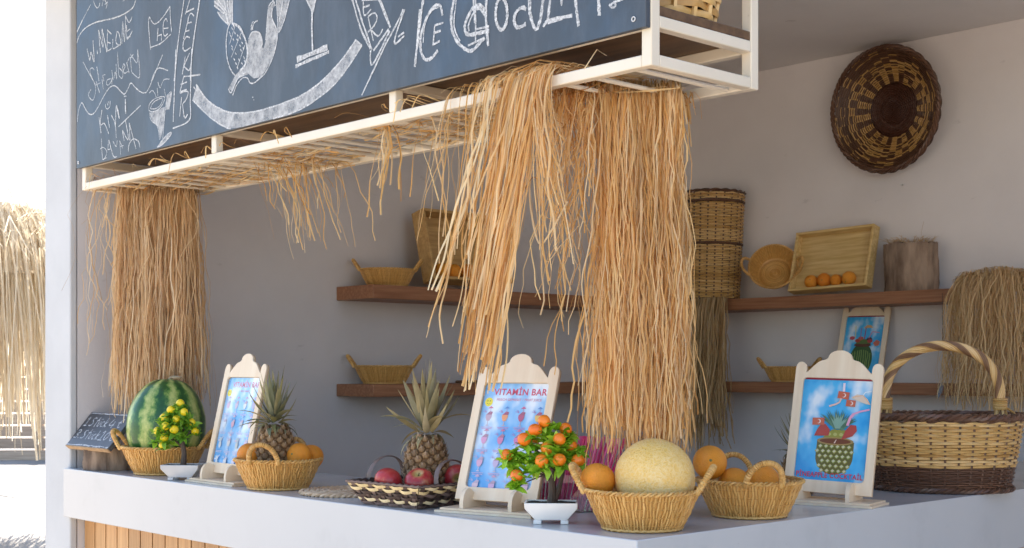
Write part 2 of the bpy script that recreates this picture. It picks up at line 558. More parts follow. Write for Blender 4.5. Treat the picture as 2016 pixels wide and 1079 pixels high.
def melon_mat():
    m, n, l, b = nt_mat('cantaloupe_rind')
    v = coords(n, l)
    w = noise(n, l, v, 30, 3)
    ad = n.new('ShaderNodeMixRGB')
    ad.inputs[0].default_value = 0.06
    l.new(v, ad.inputs[1])
    l.new(w.outputs['Color'], ad.inputs[2])
    vo = n.new('ShaderNodeTexVoronoi')
    vo.feature = 'DISTANCE_TO_EDGE'
    vo.inputs['Scale'].default_value = 105
    l.new(ad.outputs[0], vo.inputs['Vector'])
    r = ramp(n, [(0.0, (0.88, 0.70, 0.42)), (0.10, (0.82, 0.54, 0.20)), (0.25, (0.76, 0.44, 0.08))])
    l.new(vo.outputs['Distance'], r.inputs[0])
    t = noise(n, l, v, 9, 4)
    r2 = ramp(n, [(0.35, (0.88, 0.54, 0.11)), (0.65, (0.92, 0.69, 0.30))])
    l.new(t.outputs['Fac'], r2.inputs[0])
    mx = n.new('ShaderNodeMix')
    mx.data_type = 'RGBA'
    mx.inputs[0].default_value = 0.55
    l.new(r.outputs[0], mx.inputs[6])
    l.new(r2.outputs[0], mx.inputs[7])
    l.new(mx.outputs[2], b.inputs['Base Color'])
    b.inputs['Roughness'].default_value = 0.6
    bp = bump(n, l, b, vo.outputs['Distance'], 0.7, 0.004)
    bp.invert = True


melon_mat()


def poster_sky_mat(name, blue1, blue2, cloud, amount, gloss=0.25):
    m, n, l, b = nt_mat(name)
    t = noise(n, l, coords(n, l, (1, 1, 0.7)), 11, 3, 0.5)
    r = ramp(n, [(0.36, blue1), (0.5, blue2), (amount, cloud)])
    l.new(t.outputs['Fac'], r.inputs[0])
    l.new(r.outputs[0], b.inputs['Base Color'])
    b.inputs['Roughness'].default_value = gloss
    b.inputs['Coat Weight'].default_value = 0.6
    b.inputs['Coat Roughness'].default_value = 0.08


poster_sky_mat('menu_sky', (0.12, 0.38, 0.74), (0.32, 0.55, 0.82), (0.80, 0.86, 0.92), 0.62)
poster_sky_mat('cocktail_sky', (0.025, 0.34, 0.74), (0.08, 0.47, 0.82), (0.74, 0.84, 0.92), 0.64)


def acrylic():
    m, n, l, b = nt_mat('clear_acrylic')
    tr = n.new('ShaderNodeBsdfTransparent')
    tr.inputs[0].default_value = (0.985, 0.99, 0.99, 1)
    gl = n.new('ShaderNodeBsdfGlossy')
    gl.inputs['Roughness'].default_value = 0.03
    fr = n.new('ShaderNodeFresnel')
    fr.inputs['IOR'].default_value = 1.45
    mx = n.new('ShaderNodeMixShader')
    l.new(fr.outputs[0], mx.inputs[0])
    l.new(tr.outputs[0], mx.inputs[1])
    l.new(gl.outputs[0], mx.inputs[2])
    l.new(mx.outputs[0], n['Material Output'].inputs[0])


acrylic()

# ------------------------------------------------------------------ mesh helpers


class MB:
    def __init__(self):
        self.v = []
        self.f = []
        self.c = []

    def add(self, vs, fs, col=None):
        o = len(self.v)
        self.v.extend([tuple(p) for p in vs])
        for f in fs:
            self.f.append(tuple(i + o for i in f))
            self.c.append(col)
        return self

    def xform(self, M):
        self.v = [tuple(M @ Vector(p)) for p in self.v]
        return self

    def box(self, x0, x1, y0, y1, z0, z1, col=None, M=None):
        vs = [(x, y, z) for z in (z0, z1) for y in (y0, y1) for x in (x0, x1)]
        if M is not None:
            vs = [M @ Vector(p) for p in vs]
        return self.add(vs, [(0, 2, 3, 1), (4, 5, 7, 6), (0, 1, 5, 4), (2, 6, 7, 3), (0, 4, 6, 2), (1, 3, 7, 5)], col)

    def tube(self, pts, r, n=6, closed=False, col=None, caps=True, flat=1.0):
        """r: number or list; parallel-transport sweep"""
        pts = [Vector(p) for p in pts]
        k = len(pts)
        rs = r if isinstance(r, (list, tuple)) else [r] * k
        if closed:
            tang = [(pts[(i + 1) % k] - pts[i - 1]).normalized() for i in range(k)]
        else:
            tang = [(pts[min(i + 1, k - 1)] - pts[max(i - 1, 0)]).normalized() for i in range(k)]
        t0 = tang[0]
        ref = Vector((0, 0, 1)) if abs(t0.z) < 0.9 else Vector((1, 0, 0))
        nn = (ref - t0 * ref.dot(t0)).normalized()
        vs = []
        for i in range(k):
            t = tang[i]
            nn = nn - t * nn.dot(t)
            if nn.length < 1e-6:
                nn = Vector((1, 0, 0)) - t * t.x
            nn.normalize()
            bb = t.cross(nn)
            for j in range(n):
                a = 2 * pi * j / n
                vs.append(pts[i] + (nn * cos(a) + bb * sin(a) * flat) * rs[i])
        fs = []
        m = k if closed else k - 1
        for i in range(m):
            i2 = (i + 1) % k
            for j in range(n):
                j2 = (j + 1) % n
                fs.append((i * n + j, i * n + j2, i2 * n + j2, i2 * n + j))
        if caps and not closed:
            fs.append(tuple(range(n - 1, -1, -1)))
            fs.append(tuple((k - 1) * n + j for j in range(n)))
        return self.add(vs, fs, col)

    def lathe(self, prof, n=32, col=None, sx=1.0, sy=1.0, cap0=True, cap1=True):
        vs = []
        for r, z in prof:
            for j in range(n):
                a = 2 * pi * j / n
                vs.append((r * cos(a) * sx, r * sin(a) * sy, z))
        k = len(prof)
        fs = []
        for i in range(k - 1):
            for j in range(n):
                j2 = (j + 1) % n
                fs.append((i * n + j, i * n + j2, (i + 1) * n + j2, (i + 1) * n + j))
        if cap0:
            fs.append(tuple(range(n - 1, -1, -1)))
        if cap1:
            fs.append(tuple((k - 1) * n + j for j in range(n)))
        return self.add(vs, fs, col)

    def prism(self, poly, d0, d1, axis='y', col=None):
        """2-D outline (a, b) extruded along the axis; a convex or simple polygon"""
        n = len(poly)

        def P(a, b, d):
            return {'y': (a, d, b), 'x': (d, a, b), 'z': (a, b, d)}[axis]
        vs = [P(a, b, d0) for a, b in poly] + [P(a, b, d1) for a, b in poly]
        fs = [tuple(range(n)), tuple(range(2 * n - 1, n - 1, -1))]
        for i in range(n):
            j = (i + 1) % n
            fs.append((i, i + n, j + n, j))
        return self.add(vs, fs, col)

    def ribbon(self, pts, w, up, col=None):
        """flat stroke lying in the plane with normal up"""
        pts = [Vector(p) for p in pts]
        up = Vector(up)
        vs = []
        k = len(pts)
        for i in range(k):
            t = (pts[min(i + 1, k - 1)] - pts[max(i - 1, 0)])
            if t.length < 1e-9:
                t = Vector((1, 0, 0))
            s = t.normalized().cross(up).normalized()
            wi = w[i] if isinstance(w, list) else w
            vs += [pts[i] - s * wi / 2, pts[i] + s * wi / 2]
        return self.add(vs, [(2 * i, 2 * i + 1, 2 * i + 3, 2 * i + 2) for i in range(k - 1)], col)

    def strand(self, pts, w, rng, twist=1.5, w_end=1.0):
        """folded flat fibre: three points per section"""
        pts = [Vector(p) for p in pts]
        k = len(pts)
        a = rng.uniform(0, pi)
        da = rng.uniform(-twist, twist) / max(1, k)
        vs = []
        for i in range(k):
            t = (pts[min(i + 1, k - 1)] - pts[max(i - 1, 0)])
            t = t.normalized() if t.length > 1e-9 else Vector((0, 0, -1))
            ref = Vector((cos(a), sin(a), 0.05))
            s = (ref - t * ref.dot(t)).normalized()
            b = t.cross(s)
            f = i / (k - 1)
            wi = w * (1 + (w_end - 1) * f) / 2
            vs += [pts[i] - s * wi, pts[i] + b * wi * 0.45, pts[i] + s * wi]
            a += da
        fs = []
        for i in range(k - 1):
            o = 3 * i
            fs += [(o, o + 1, o + 4, o + 3), (o + 1, o + 2, o + 5, o + 4)]
        return self.add(vs, fs)


def mesh(name, mb, mat, smooth=True, angle=40):
    me = bpy.data.meshes.new(name)
    me.from_pydata(mb.v, [], mb.f)
    if any(c is not None for c in mb.c):
        at = me.color_attributes.new('Col', 'FLOAT_COLOR', 'CORNER')
        buf = []
        for f, c in zip(mb.f, mb.c):
            c = c or (0.8, 0.8, 0.8)
            buf += [c[0], c[1], c[2], 1.0] * len(f)
        at.data.foreach_set('color', buf)
    me.materials.append(MATS[mat])
    if smooth:
        me.polygons.foreach_set('use_smooth', [True] * len(me.polygons))
        me.set_sharp_from_angle(angle=radians(angle))
    me.update()
    return me


def link(name, data, parent=None, loc=(0, 0, 0), rot=(0, 0, 0), scale=(1, 1, 1)):
    o = bpy.data.objects.new(name, data)
    COL.objects.link(o)
    o.parent = parent
    o.location = loc
    o.rotation_euler = rot
    o.scale = scale
    return o


def obj(name, mb, mat, parent=None, loc=(0, 0, 0), rot=(0, 0, 0), smooth=True, bevel=0.0, angle=40, seg=2):
    o = link(name, mesh(name, mb, mat, smooth, angle), parent, loc, rot)
    if bevel:
        b = o.modifiers.new('bevel', 'BEVEL')
        b.width = bevel
        b.segments = seg
        b.limit_method = 'ANGLE'
        b.angle_limit = radians(50)
        b.harden_normals = False
    return o


def tag(o, label=None, cat=None, group=None, kind=None):
    if label:
        o['label'] = label
    if cat:
        o['category'] = cat
    if group:
        o['group'] = group
    if kind:
        o['kind'] = kind
    return o


def thing(name, label, cat, loc=(0, 0, 0), rotz=0.0, group=None, rot=None):
    o = link(name, None, None, loc, rot or (0, 0, radians(rotz)))
    o.empty_display_size = 0.1
    return tag(o, label, cat, group)


def copy_tree(o, parent=None):
    c = o.copy()
    COL.objects.link(c)
    c.parent = parent
    for ch in [x for x in CHILDREN(o)]:
        copy_tree(ch, c)
    return c


def CHILDREN(o):
    return [x for x in bpy.data.objects if x.parent == o]


def place(o, loc, rotz=0.0, label=None, group=None, rot=None, scale=None):
    o.location = loc
    o.rotation_euler = rot or (0, 0, radians(rotz))
    if label:
        o['label'] = label
    if group:
        o['group'] = group
    if scale:
        o.scale = scale
    return o


def smooth_path(pts, n=8):
    """Catmull-Rom through the points"""
    P = [Vector(p) for p in pts]
    if len(P) < 3:
        return P
    out = []
    for i in range(len(P) - 1):
        p0 = P[max(i - 1, 0)]
        p1, p2 = P[i], P[i + 1]
        p3 = P[min(i + 2, len(P) - 1)]
        for k in range(n):
            t = k / n
            out.append(0.5 * ((2 * p1) + (p2 - p0) * t + (2 * p0 - 5 * p1 + 4 * p2 - p3) * t * t + (3 * p1 - p0 - 3 * p2 + p3) * t ** 3))
    out.append(P[-1])
    return out


def text_mb(mb, body, size, M, col, bold=0.0, sx=1.0, shear=0.0, align='CENTER'):
    """lettering as flat faces: x right, y up in text space, placed by M"""
    cu = bpy.data.curves.new('lettering', 'FONT')
    cu.body = body
    cu.size = size
    cu.align_x = align
    cu.offset = bold
    cu.shear = shear
    cu.resolution_u = 3
    cu.space_character = 1.07
    t = bpy.data.objects.new('lettering', cu)
    COL.objects.link(t)
    bpy.context.view_layer.update()
    me = bpy.data.meshes.new_from_object(t)
    vs = [M @ Vector((v.co.x * sx, v.co.y, 0)) for v in me.vertices]
    mb.add(vs, [tuple(p.vertices) for p in me.polygons], col)
    bpy.data.objects.remove(t)
    bpy.data.curves.remove(cu)
    bpy.data.meshes.remove(me)

# chalk marks on the big board, millimetres on its face: (stroke width, [x, z, x, z, ...])
CHALK_LINES = [
 (5, [[-2697,2871, -2684,2852, -2666,2838, -2650,2841, -2644,2852], [-2577,2939, -2616,2858, -2626,2837], [-2664,2922, -2604,2855, -2586,2835, -2595,2821], [-2604,2838, -2580,2842], [-2461,2821, -2444,2824, -2355,2840]]),
 (4, [[-2719,2861, -2785,2818, -2837,2776]]),
 (7, [[-2789,2815, -2837,2778], [-2297,2871, -2361,2807, -2386,2782, -2455,2773, -2538,2774, -2635,2783, -2697,2786, -2760,2781, -2811,2765, -2837,2738], [-2750,2700, -2725,2653, -2716,2682, -2690,2641, -2700,2723], [-2666,2679, -2662,2666], [-2653,2753, -2638,2666], [-2653,2753, -2616,2682, -2626,2753, -2586,2659]]),
 (6, [[-2583,2740, -2550,2718], [-2580,2736, -2583,2695, -2580,2664, -2547,2666], [-2580,2695, -2556,2686], [-2538,2698, -2535,2663, -2491,2667], [-2505,2720, -2514,2683, -2485,2666, -2476,2676, -2491,2711, -2505,2720], [-2467,2669, -2461,2747, -2447,2671, -2438,2764], [-2441,2765, -2412,2735, -2389,2751], [-2432,2730, -2426,2678, -2386,2700], [-2429,2705, -2403,2710], [-2429,2684, -2403,2682], [-2261,2726, -2266,2696, -2252,2610], [-2261,2726, -2231,2697, -2198,2694, -2156,2709, -2114,2732], [-2114,2734, -2111,2690, -2103,2642], [-2252,2617, -2177,2618, -2108,2637], [-2198,2674, -2204,2631], [-2204,2648, -2172,2647], [-2174,2650, -2174,2625], [-2132,2684, -2140,2696, -2158,2686, -2161,2655, -2150,2638, -2129,2642], [-2158,2665, -2124,2661]]),
 (10, [[-1887,2802, -1914,2716, -1946,2615, -1966,2536, -1976,2454]]),
 (9, [[-1992,2823, -2018,2737, -2051,2627, -2077,2506, -2085,2472]]),
 (7, [[-1927,2803, -1978,2729, -2008,2685], [-2006,2691, -1951,2693], [-1951,2668, -1971,2681, -1986,2673, -1993,2655, -2006,2632, -2021,2604], [-1996,2652, -1966,2651], [-2008,2627, -1981,2626], [-1978,2601, -2001,2608, -2021,2594, -2023,2571, -2006,2562, -1973,2567], [-2011,2545, -2031,2486], [-1983,2550, -2021,2512], [-2021,2512, -1986,2492, -1976,2508]]),
 (5, [[-2690,2610, -2706,2621, -2725,2616, -2719,2598, -2703,2578], [-2669,2619, -2659,2591, -2650,2562], [-2622,2579, -2610,2555], [-2616,2578, -2598,2578], [-2547,2586, -2535,2548, -2520,2574, -2508,2547, -2514,2603], [-2502,2645, -2496,2586, -2491,2558, -2467,2543, -2461,2564, -2491,2585], [-2461,2567, -2444,2580, -2453,2593, -2461,2580, -2450,2559, -2421,2560], [-2432,2595, -2412,2553], [-2429,2591, -2409,2610], [-2403,2609, -2392,2553], [-2401,2605, -2381,2615], [-2403,2619, -2375,2596, -2352,2581, -2347,2626], [-2347,2626, -2333,2527, -2389,2551], [-2247,2497, -2225,2523, -2188,2534, -2129,2515], [-2783,2656, -2719,2592, -2684,2557, -2677,2528, -2698,2499, -2726,2510, -2737,2527, -2716,2540], [-2673,2565, -2645,2518], [-2680,2550, -2639,2553], [-2625,2564, -2614,2526], [-2557,2556, -2584,2554, -2587,2539, -2570,2536, -2550,2546, -2543,2557, -2546,2534]]),
 (6, [[-2831,2435, -2820,2478, -2794,2502, -2769,2481, -2737,2454, -2701,2446, -2666,2460, -2618,2494, -2577,2519, -2543,2527, -2510,2519, -2470,2493, -2444,2483, -2418,2500, -2398,2515, -2366,2495, -2328,2473, -2291,2464, -2266,2474, -2229,2512, -2166,2576]]),
 (4, [[-2597,2469, -2594,2455, -2577,2448, -2560,2457, -2560,2476], [-2584,2473, -2577,2461], [-2573,2476, -2567,2464]]),
 (6, [[-2649,2426, -2632,2365], [-2625,2450, -2639,2399, -2604,2397, -2570,2355], [-2580,2425, -2563,2376], [-2550,2421, -2523,2393, -2516,2376, -2510,2450, -2483,2399], [-2450,2475, -2431,2473], [-2493,2370, -2325,2424]]),
 (10, [[-2440,2464, -2437,2411], [-2510,2450, -2486,2400]]),
 (4, [[-2516,2385, -2510,2332], [-2628,2344, -2618,2267, -2584,2288, -2611,2310, -2639,2307], [-2618,2266, -2584,2269], [-2570,2333, -2577,2297], [-2577,2297, -2550,2297], [-2536,2323, -2510,2301, -2503,2322], [-2486,2320, -2477,2266], [-2480,2297, -2457,2298], [-2486,2320, -2463,2289]]),
 (6, [[-2570,2333, -2536,2270, -2506,2264], [-2463,2354, -2450,2315], [-2463,2354, -2418,2314, -2440,2387], [-2411,2374, -2405,2309], [-2411,2374, -2360,2274], [-2418,2271, -2411,2298, -2379,2312, -2341,2298, -2332,2276]]),
 (4, [[-2266,2399, -2260,2419, -2223,2432, -2169,2432, -2151,2424, -2169,2403, -2205,2390, -2248,2391, -2266,2399], [-2254,2402, -2241,2416, -2211,2425, -2169,2425, -2181,2405, -2217,2397, -2254,2402], [-2260,2389, -2248,2361, -2205,2334, -2187,2285], [-2139,2416, -2151,2362, -2166,2285], [-2139,2428, -2104,2437, -2121,2381], [-2199,2487, -2193,2474, -2181,2466, -2157,2488, -2118,2484], [-2205,2467, -2199,2437], [-2154,2456, -2145,2429], [-2263,2458, -2241,2464, -2223,2452, -2211,2436]]),
 (5, [[-2205,2261, -2151,2289, -2110,2301, -2110,2290, -2169,2265, -2205,2261]]),
 (8, [[-2073,2578, -2080,2488, -2092,2334], [-1967,2561, -1972,2471, -1977,2386, -1983,2325, -2095,2312]]),
 (7, [[-1910,2466, -2000,2475, -2020,2477], [-2040,2453, -1997,2455], [-2020,2476, -2046,2428], [-2046,2428, -2000,2430], [-2034,2409, -2048,2345], [-2046,2425, -1994,2423, -2000,2401, -2028,2385], [-2028,2385, -2014,2337, -1994,2346], [-1722,2601, -1737,2584, -1746,2550, -1744,2502, -1722,2455, -1692,2427]]),
 (12, [[-1711,2598, -1670,2579, -1641,2546, -1623,2512, -1619,2481, -1634,2452, -1663,2437]]),
 (4, [[-1692,2587, -1726,2534], [-1656,2557, -1715,2489], [-1634,2514, -1681,2448]]),
 (6, [[-1704,2591, -1697,2582], [-1714,2585, -1706,2576], [-1729,2574, -1721,2565], [-1723,2563, -1716,2555], [-1706,2548, -1699,2540], [-1697,2568, -1689,2560], [-1681,2557, -1673,2549], [-1684,2544, -1677,2536], [-1666,2547, -1659,2538], [-1655,2529, -1648,2521], [-1667,2522, -1660,2513], [-1716,2528, -1709,2520], [-1714,2518, -1706,2510], [-1662,2507, -1655,2499], [-1648,2510, -1640,2502], [-1694,2501, -1686,2493], [-1703,2485, -1695,2476], [-1673,2478, -1666,2469], [-1644,2481, -1637,2472], [-1692,2469, -1684,2461], [-1682,2454, -1675,2446], [-1655,2463, -1648,2455], [-1640,2468, -1633,2460]]),
 (7, [[-1713,2763, -1711,2673, -1709,2598], [-1731,2766, -1726,2676, -1722,2601], [-1788,2768, -1760,2683, -1733,2601], [-1821,2691, -1760,2647, -1737,2603], [-1821,2677, -1760,2639], [-1801,2652, -1775,2627, -1733,2597], [-1865,2751, -1798,2691, -1752,2650], [-1758,2767, -1741,2679, -1729,2618]]),
 (6, [[-1503,2585, -1496,2609, -1472,2621, -1460,2605], [-1476,2599, -1479,2569, -1452,2530, -1450,2500, -1472,2451, -1514,2409, -1555,2393, -1584,2386, -1605,2391, -1619,2407, -1648,2412, -1685,2394, -1707,2366], [-1514,2508, -1507,2556, -1503,2585], [-1612,2529, -1594,2547, -1562,2543, -1541,2528, -1533,2504, -1541,2486], [-1733,2392, -1715,2377, -1678,2413, -1627,2428], [-1598,2554, -1591,2576, -1584,2578], [-1591,2556, -1580,2574, -1559,2577], [-1598,2569, -1587,2554]]),
 (5, [[-1341,2686, -1382,2606, -1411,2549, -1442,2519, -1448,2571, -1455,2621, -1467,2710], [-1391,2699, -1418,2613, -1438,2550], [-1591,2343, -1584,2341], [-1582,2334, -1580,2332]]),
 (8, [[-1343,2661, -1291,2587, -1265,2550, -1262,2520], [-1207,2661, -1243,2578, -1259,2541]]),
 (11, [[-1262,2549, -1263,2491, -1259,2427]]),
 (24, [[-1342,2418, -1268,2423, -1184,2428]]),
 (14, [[-1352,2399, -1275,2406, -1178,2413]]),
 (7, [[-1934,2435, -1891,2394, -1836,2358, -1760,2325, -1670,2304, -1570,2296, -1472,2297, -1339,2305, -1243,2325, -1169,2353, -1103,2387, -1047,2425], [-1963,2390, -1907,2352, -1836,2309, -1767,2276, -1722,2262], [-1472,2259, -1339,2265, -1243,2284, -1151,2314, -1073,2361, -1018,2403], [-1955,2432, -1934,2417, -1938,2438], [-1047,2425, -1018,2404]]),
 (4, [[-1018,2262, -978,2308]]),
 (10, [[-1098,2624, -1062,2541, -1025,2455, -978,2386], [-1085,2620, -1047,2538, -1011,2461, -971,2383], [-978,2382, -968,2341, -891,2421], [-964,2379, -894,2426]]),
 (14, [[-981,2593, -936,2515, -887,2429]]),
 (7, [[-1018,2530, -978,2524, -889,2511], [-1011,2526, -1007,2486, -975,2497], [-1011,2509, -982,2509], [-989,2479, -964,2407], [-989,2479, -961,2484, -947,2470, -957,2451, -989,2435], [-978,2442, -943,2416, -922,2431]]),
 (9, [[-830,2468, -857,2436, -905,2390, -961,2327, -1018,2263], [-823,2467, -857,2415, -867,2381, -826,2395], [-853,2397, -826,2405]]),
 (14, [[-723,2565, -744,2478, -757,2425, -780,2303], [-757,2454, -770,2357]]),
 (13, [[-664,2419, -674,2446, -699,2449, -731,2424, -754,2383, -754,2342, -738,2317, -712,2314, -683,2330]]),
 (6, [[-680,2443, -712,2439, -738,2405, -744,2361]]),
 (8, [[-696,2399, -702,2349], [-696,2399, -661,2399], [-699,2379, -671,2380], [-706,2348, -674,2354]]),
 (14, [[-594,2539, -618,2452, -627,2420, -627,2380, -606,2340, -569,2312, -545,2306, -522,2317, -498,2330]]),
 (7, [[-501,2329, -563,2321], [-598,2537, -609,2448, -617,2382, -593,2338]]),
 (14, [[-492,2390, -510,2413, -539,2415, -563,2396, -575,2370, -563,2350, -527,2346, -481,2345]]),
 (8, [[-495,2382, -516,2406, -539,2403, -560,2375, -557,2357], [-533,2358, -481,2356], [-533,2525, -533,2435, -533,2327], [-548,2527, -541,2437, -536,2375]]),
 (12, [[-492,2517, -492,2427, -492,2366, -484,2306]]),
 (14, [[-413,2374, -415,2359, -420,2347, -427,2340, -435,2338, -443,2343, -450,2353, -455,2367, -456,2383, -455,2398, -450,2410, -443,2417, -435,2419, -427,2414, -420,2404, -415,2390, -413,2374], [-346,2372, -362,2379, -384,2369, -387,2346, -373,2332, -346,2336], [-342,2485, -335,2395, -332,2355, -313,2317, -297,2337, -287,2385, -269,2473], [-108,2437, -103,2347, -101,2309]]),
 (12, [[-248,2469, -263,2380, -271,2331], [-287,2318, -265,2330, -188,2326], [-271,2324, -219,2327], [-217,2462, -224,2372, -225,2359], [-191,2451, -178,2362, -173,2327, -168,2297]]),
 (8, [[-69,2324, -55,2330, -36,2332, 54,2341], [-69,2328, -60,2319, -50,2321, -53,2328]]),
]
CHALK_FILLS = [
 [-2260,2389, -2151,2394, -2157,2337, -2181,2284, -2199,2331, -2241,2357],
 [-2205,2261, -2151,2289, -2110,2301, -2110,2290, -2169,2265],
 [-2139,2428, -2104,2437, -2121,2381, -2145,2382],
 [-1824,2696, -1707,2672, -1707,2598, -1737,2599, -1782,2636, -1801,2652, -1767,2647, -1821,2679],
 [-1612,2533, -1598,2548, -1570,2545, -1545,2534, -1534,2508, -1536,2491, -1527,2484, -1619,2477, -1623,2504],
 [-1619,2477, -1527,2484, -1514,2508, -1448,2507, -1459,2471, -1479,2445, -1514,2417, -1541,2398, -1584,2401, -1619,2423],
 [-1514,2508, -1507,2563, -1496,2607, -1472,2619, -1459,2605, -1476,2599, -1479,2573, -1455,2538, -1448,2507],
 [-1619,2477, -1619,2419, -1678,2416, -1715,2381, -1733,2394, -1696,2427, -1634,2452],
 [-1455,2621, -1382,2606, -1411,2552, -1442,2519, -1448,2552],
 [-1291,2587, -1243,2578, -1261,2545],
 [-1934,2435, -1891,2394, -1907,2352, -1963,2390],
 [-1891,2394, -1836,2358, -1836,2309, -1907,2352],
 [-1836,2358, -1760,2325, -1767,2276, -1836,2309],
 [-1760,2325, -1670,2304, -1722,2262, -1767,2276],
 [-1670,2304, -1570,2296, -1648,2258, -1722,2262],
 [-1570,2296, -1472,2297, -1472,2259, -1648,2258],
 [-1472,2297, -1339,2305, -1339,2265, -1472,2259],
 [-1339,2305, -1243,2325, -1243,2284, -1339,2265],
 [-1243,2325, -1169,2353, -1151,2314, -1243,2284],
 [-1169,2353, -1103,2387, -1073,2361, -1151,2314],
 [-1103,2387, -1047,2425, -1018,2403, -1073,2361]]

# ================================================================== the setting
g = MB()
g.add([(-150, -150, 0), (150, -150, 0), (150, 150, 0), (-150, 150, 0)], [(0, 1, 2, 3)])
tag(obj('ground', g, 'ground_terrace'), 'pale sunlit terrace ground', None, None, 'structure')
g = MB()
g.box(-2.979, 3.39, 0.16, 3.699, 0.004, 0.03)
tag(obj('kiosk_floor', g, 'floor_tile'), 'grey tiled floor inside the fruit bar', None, None, 'structure')

# paving slabs on the terrace beyond the left wall
pav = tag(link('pavement', None, None), 'pale paving slabs laid beyond the white pillar', None, None, 'structure')
rng = random.Random(3)
slab_mb = MB()
slab_mb.box(-0.99, 0.99, -0.74, 0.74, 0.0, 0.03)
slab_me = mesh('paving_slab', slab_mb, 'paving')
for i in range(13):
    for j in range(5):
        x = -22.5 + i * 1.5
        y = -1.2 + j * 2.0
        # only along the strip that opens beside the pillar
        t = (1.998 - x) / 0.96
        yc = -2.258 + t * 0.433
        if abs(y - yc) < 2.3 and x < -5.2:
            o = link('paving_slab', slab_me, pav, (x, y, 0.004 + rng.uniform(0, 0.004)), (0, 0, radians(90)))

# ---- kiosk building
kb = thing('kiosk_building', 'grey plastered open fruit bar room with white end pillar', 'building')
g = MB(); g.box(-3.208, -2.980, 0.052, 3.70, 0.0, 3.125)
obj('left_wall', g, 'plaster_left_dimmed', kb)
g = MB(); g.box(-3.212, -2.979, 0.020, 0.050, 0.0, 3.124)
tag(obj('pillar_face', g, 'plaster_white', kb, bevel=0.006), 'white painted end of the left wall')
g = MB(); g.box(-3.212, 3.6, 3.70, 3.90, 0.0, 3.125)
obj('back_wall', g, 'plaster_grey', kb)
g = MB(); g.box(3.40, 3.6, 0.90, 3.698, 0.0, 3.125)
obj('light_block_wall', g, 'plaster_warm_bounce', kb)  # unseen wall, added to block and warm the light from the right
g = MB(); g.prism([(-3.30, -0.35), (0.25, -0.35), (0.25, 1.60), (3.7, 1.60), (3.7, 4.0), (-3.30, 4.0)], 3.126, 3.36, 'z')
obj('roof_slab', g, 'plaster_ceiling', kb)  # right of the counter, roof and back wall are unseen, extended to shape light

# ---- counter
ct = thing('bar_counter', 'white L shaped bar counter with thick fascia over vertical wood slats', 'counter')
g = MB()
g.prism([(-2.995, 0.0), (0.0, 0.0), (0.0, 3.40), (-0.60, 3.40), (-0.60, 0.60), (-2.979, 0.60), (-2.979, 0.019), (-2.995, 0.019)], 0.91, 1.10, 'z')
obj('countertop', g, 'laminate_white', ct, bevel=0.0025)
g = MB(); g.box(-2.978, -0.122, 0.100, 0.118, 0.03, 0.905)
g.box(-0.118, -0.100, 0.119, 3.35, 0.03, 0.905)
obj('backing_board', g, 'dark_ply', ct)
sl = MB(); sl.box(-0.0425, 0.0425, 0, 0.018, 0.04, 0.907)
sl_me = mesh('plank', sl, 'slat_wood')
x = -2.932
while x < -0.10:
    o = link('plank', sl_me, ct, (x, 0.079, 0)); x += 0.093
y = 0.20
while y < 3.3:
    o = link('plank', sl_me, ct, (-0.079, y, 0), (0, 0, radians(90))); y += 0.093

# ---- canopy frame of cream steel tube
cf = thing('canopy_frame', 'cream steel tube canopy frame hanging over the counter', 'canopy frame')
XL, XR, YF, YB, T = -2.83, 0.043, 0.0, 0.40, 0.030
ZL0, ZL1, ZU0, ZU1 = 2.173, 2.201, 2.262, 2.290


def rail(name, *b):
    m = MB(); m.box(*b)
    return obj(name, m, 'cream_steel', cf, bevel=0.003)


for xa in (XL, XR - T):
    for ya in (YF, YB - T):
        rail('post', xa, xa + T, ya, ya + T, ZL0, 3.124)
for z0, z1 in ((ZL0 + .0005, ZL1), (ZU0, ZU1)):
    for ya in (YF, YB - T):
        rail('long_rail', XL + T, XR - T, ya + .0005, ya + T - .0005, z0, z1)
    for xa in (XL, XR - T):
        rail('side_rail', xa + .0005, xa + T - .0005, YF + T, YB - T, z0, z1)
for xa in (-1.873, -0.918):
    for ya in (YF, YB - T):
        rail('strut', xa, xa + T, ya + .001, ya + T - .001, ZL1, ZU0)
    rail('cross_rail', xa + .001, xa + T - .001, YF + T, YB - T, ZU0 + .001, ZU1 - .001)
    rail('cross_rail', xa + .001, xa + T - .001, YF + T, YB - T, ZL0 + .001, ZL1 - .001)
rodm = MB()
rodm.tube([(0, 0.0305, 0), (0, 0.3695, 0)], 0.006, 8)
rod_me = mesh('rod', rodm, 'cream_steel')
rng = random.Random(11)
x = XL + 0.10
while x < XR - 0.03:
    link('rod', rod_me, cf, (x, 0, ZL0 + 0.007))
    x += rng.choice((0.075, 0.10, 0.125))
g = MB(); g.box(XL + T + .002, XR - .004, 0.003, 0.394, 2.2905, 2.314)
tag(obj('shelf_board', g, 'dark_ply', cf, bevel=0.003), 'dark brown wooden board lying in the frame')

# ---- big menu chalkboard
cb = thing('menu_chalkboard', 'large blue grey chalkboard menu with chalk cocktail and fruit drawings', 'chalkboard')
g = MB(); g.box(-2.842, 0.041, -0.0165, -0.001, 2.2565, 3.10)
obj('panel', g, 'blackboard', cb, bevel=0.0015)
rng = random.Random(5)
lines = MB(); fills = MB()
lay = [0]


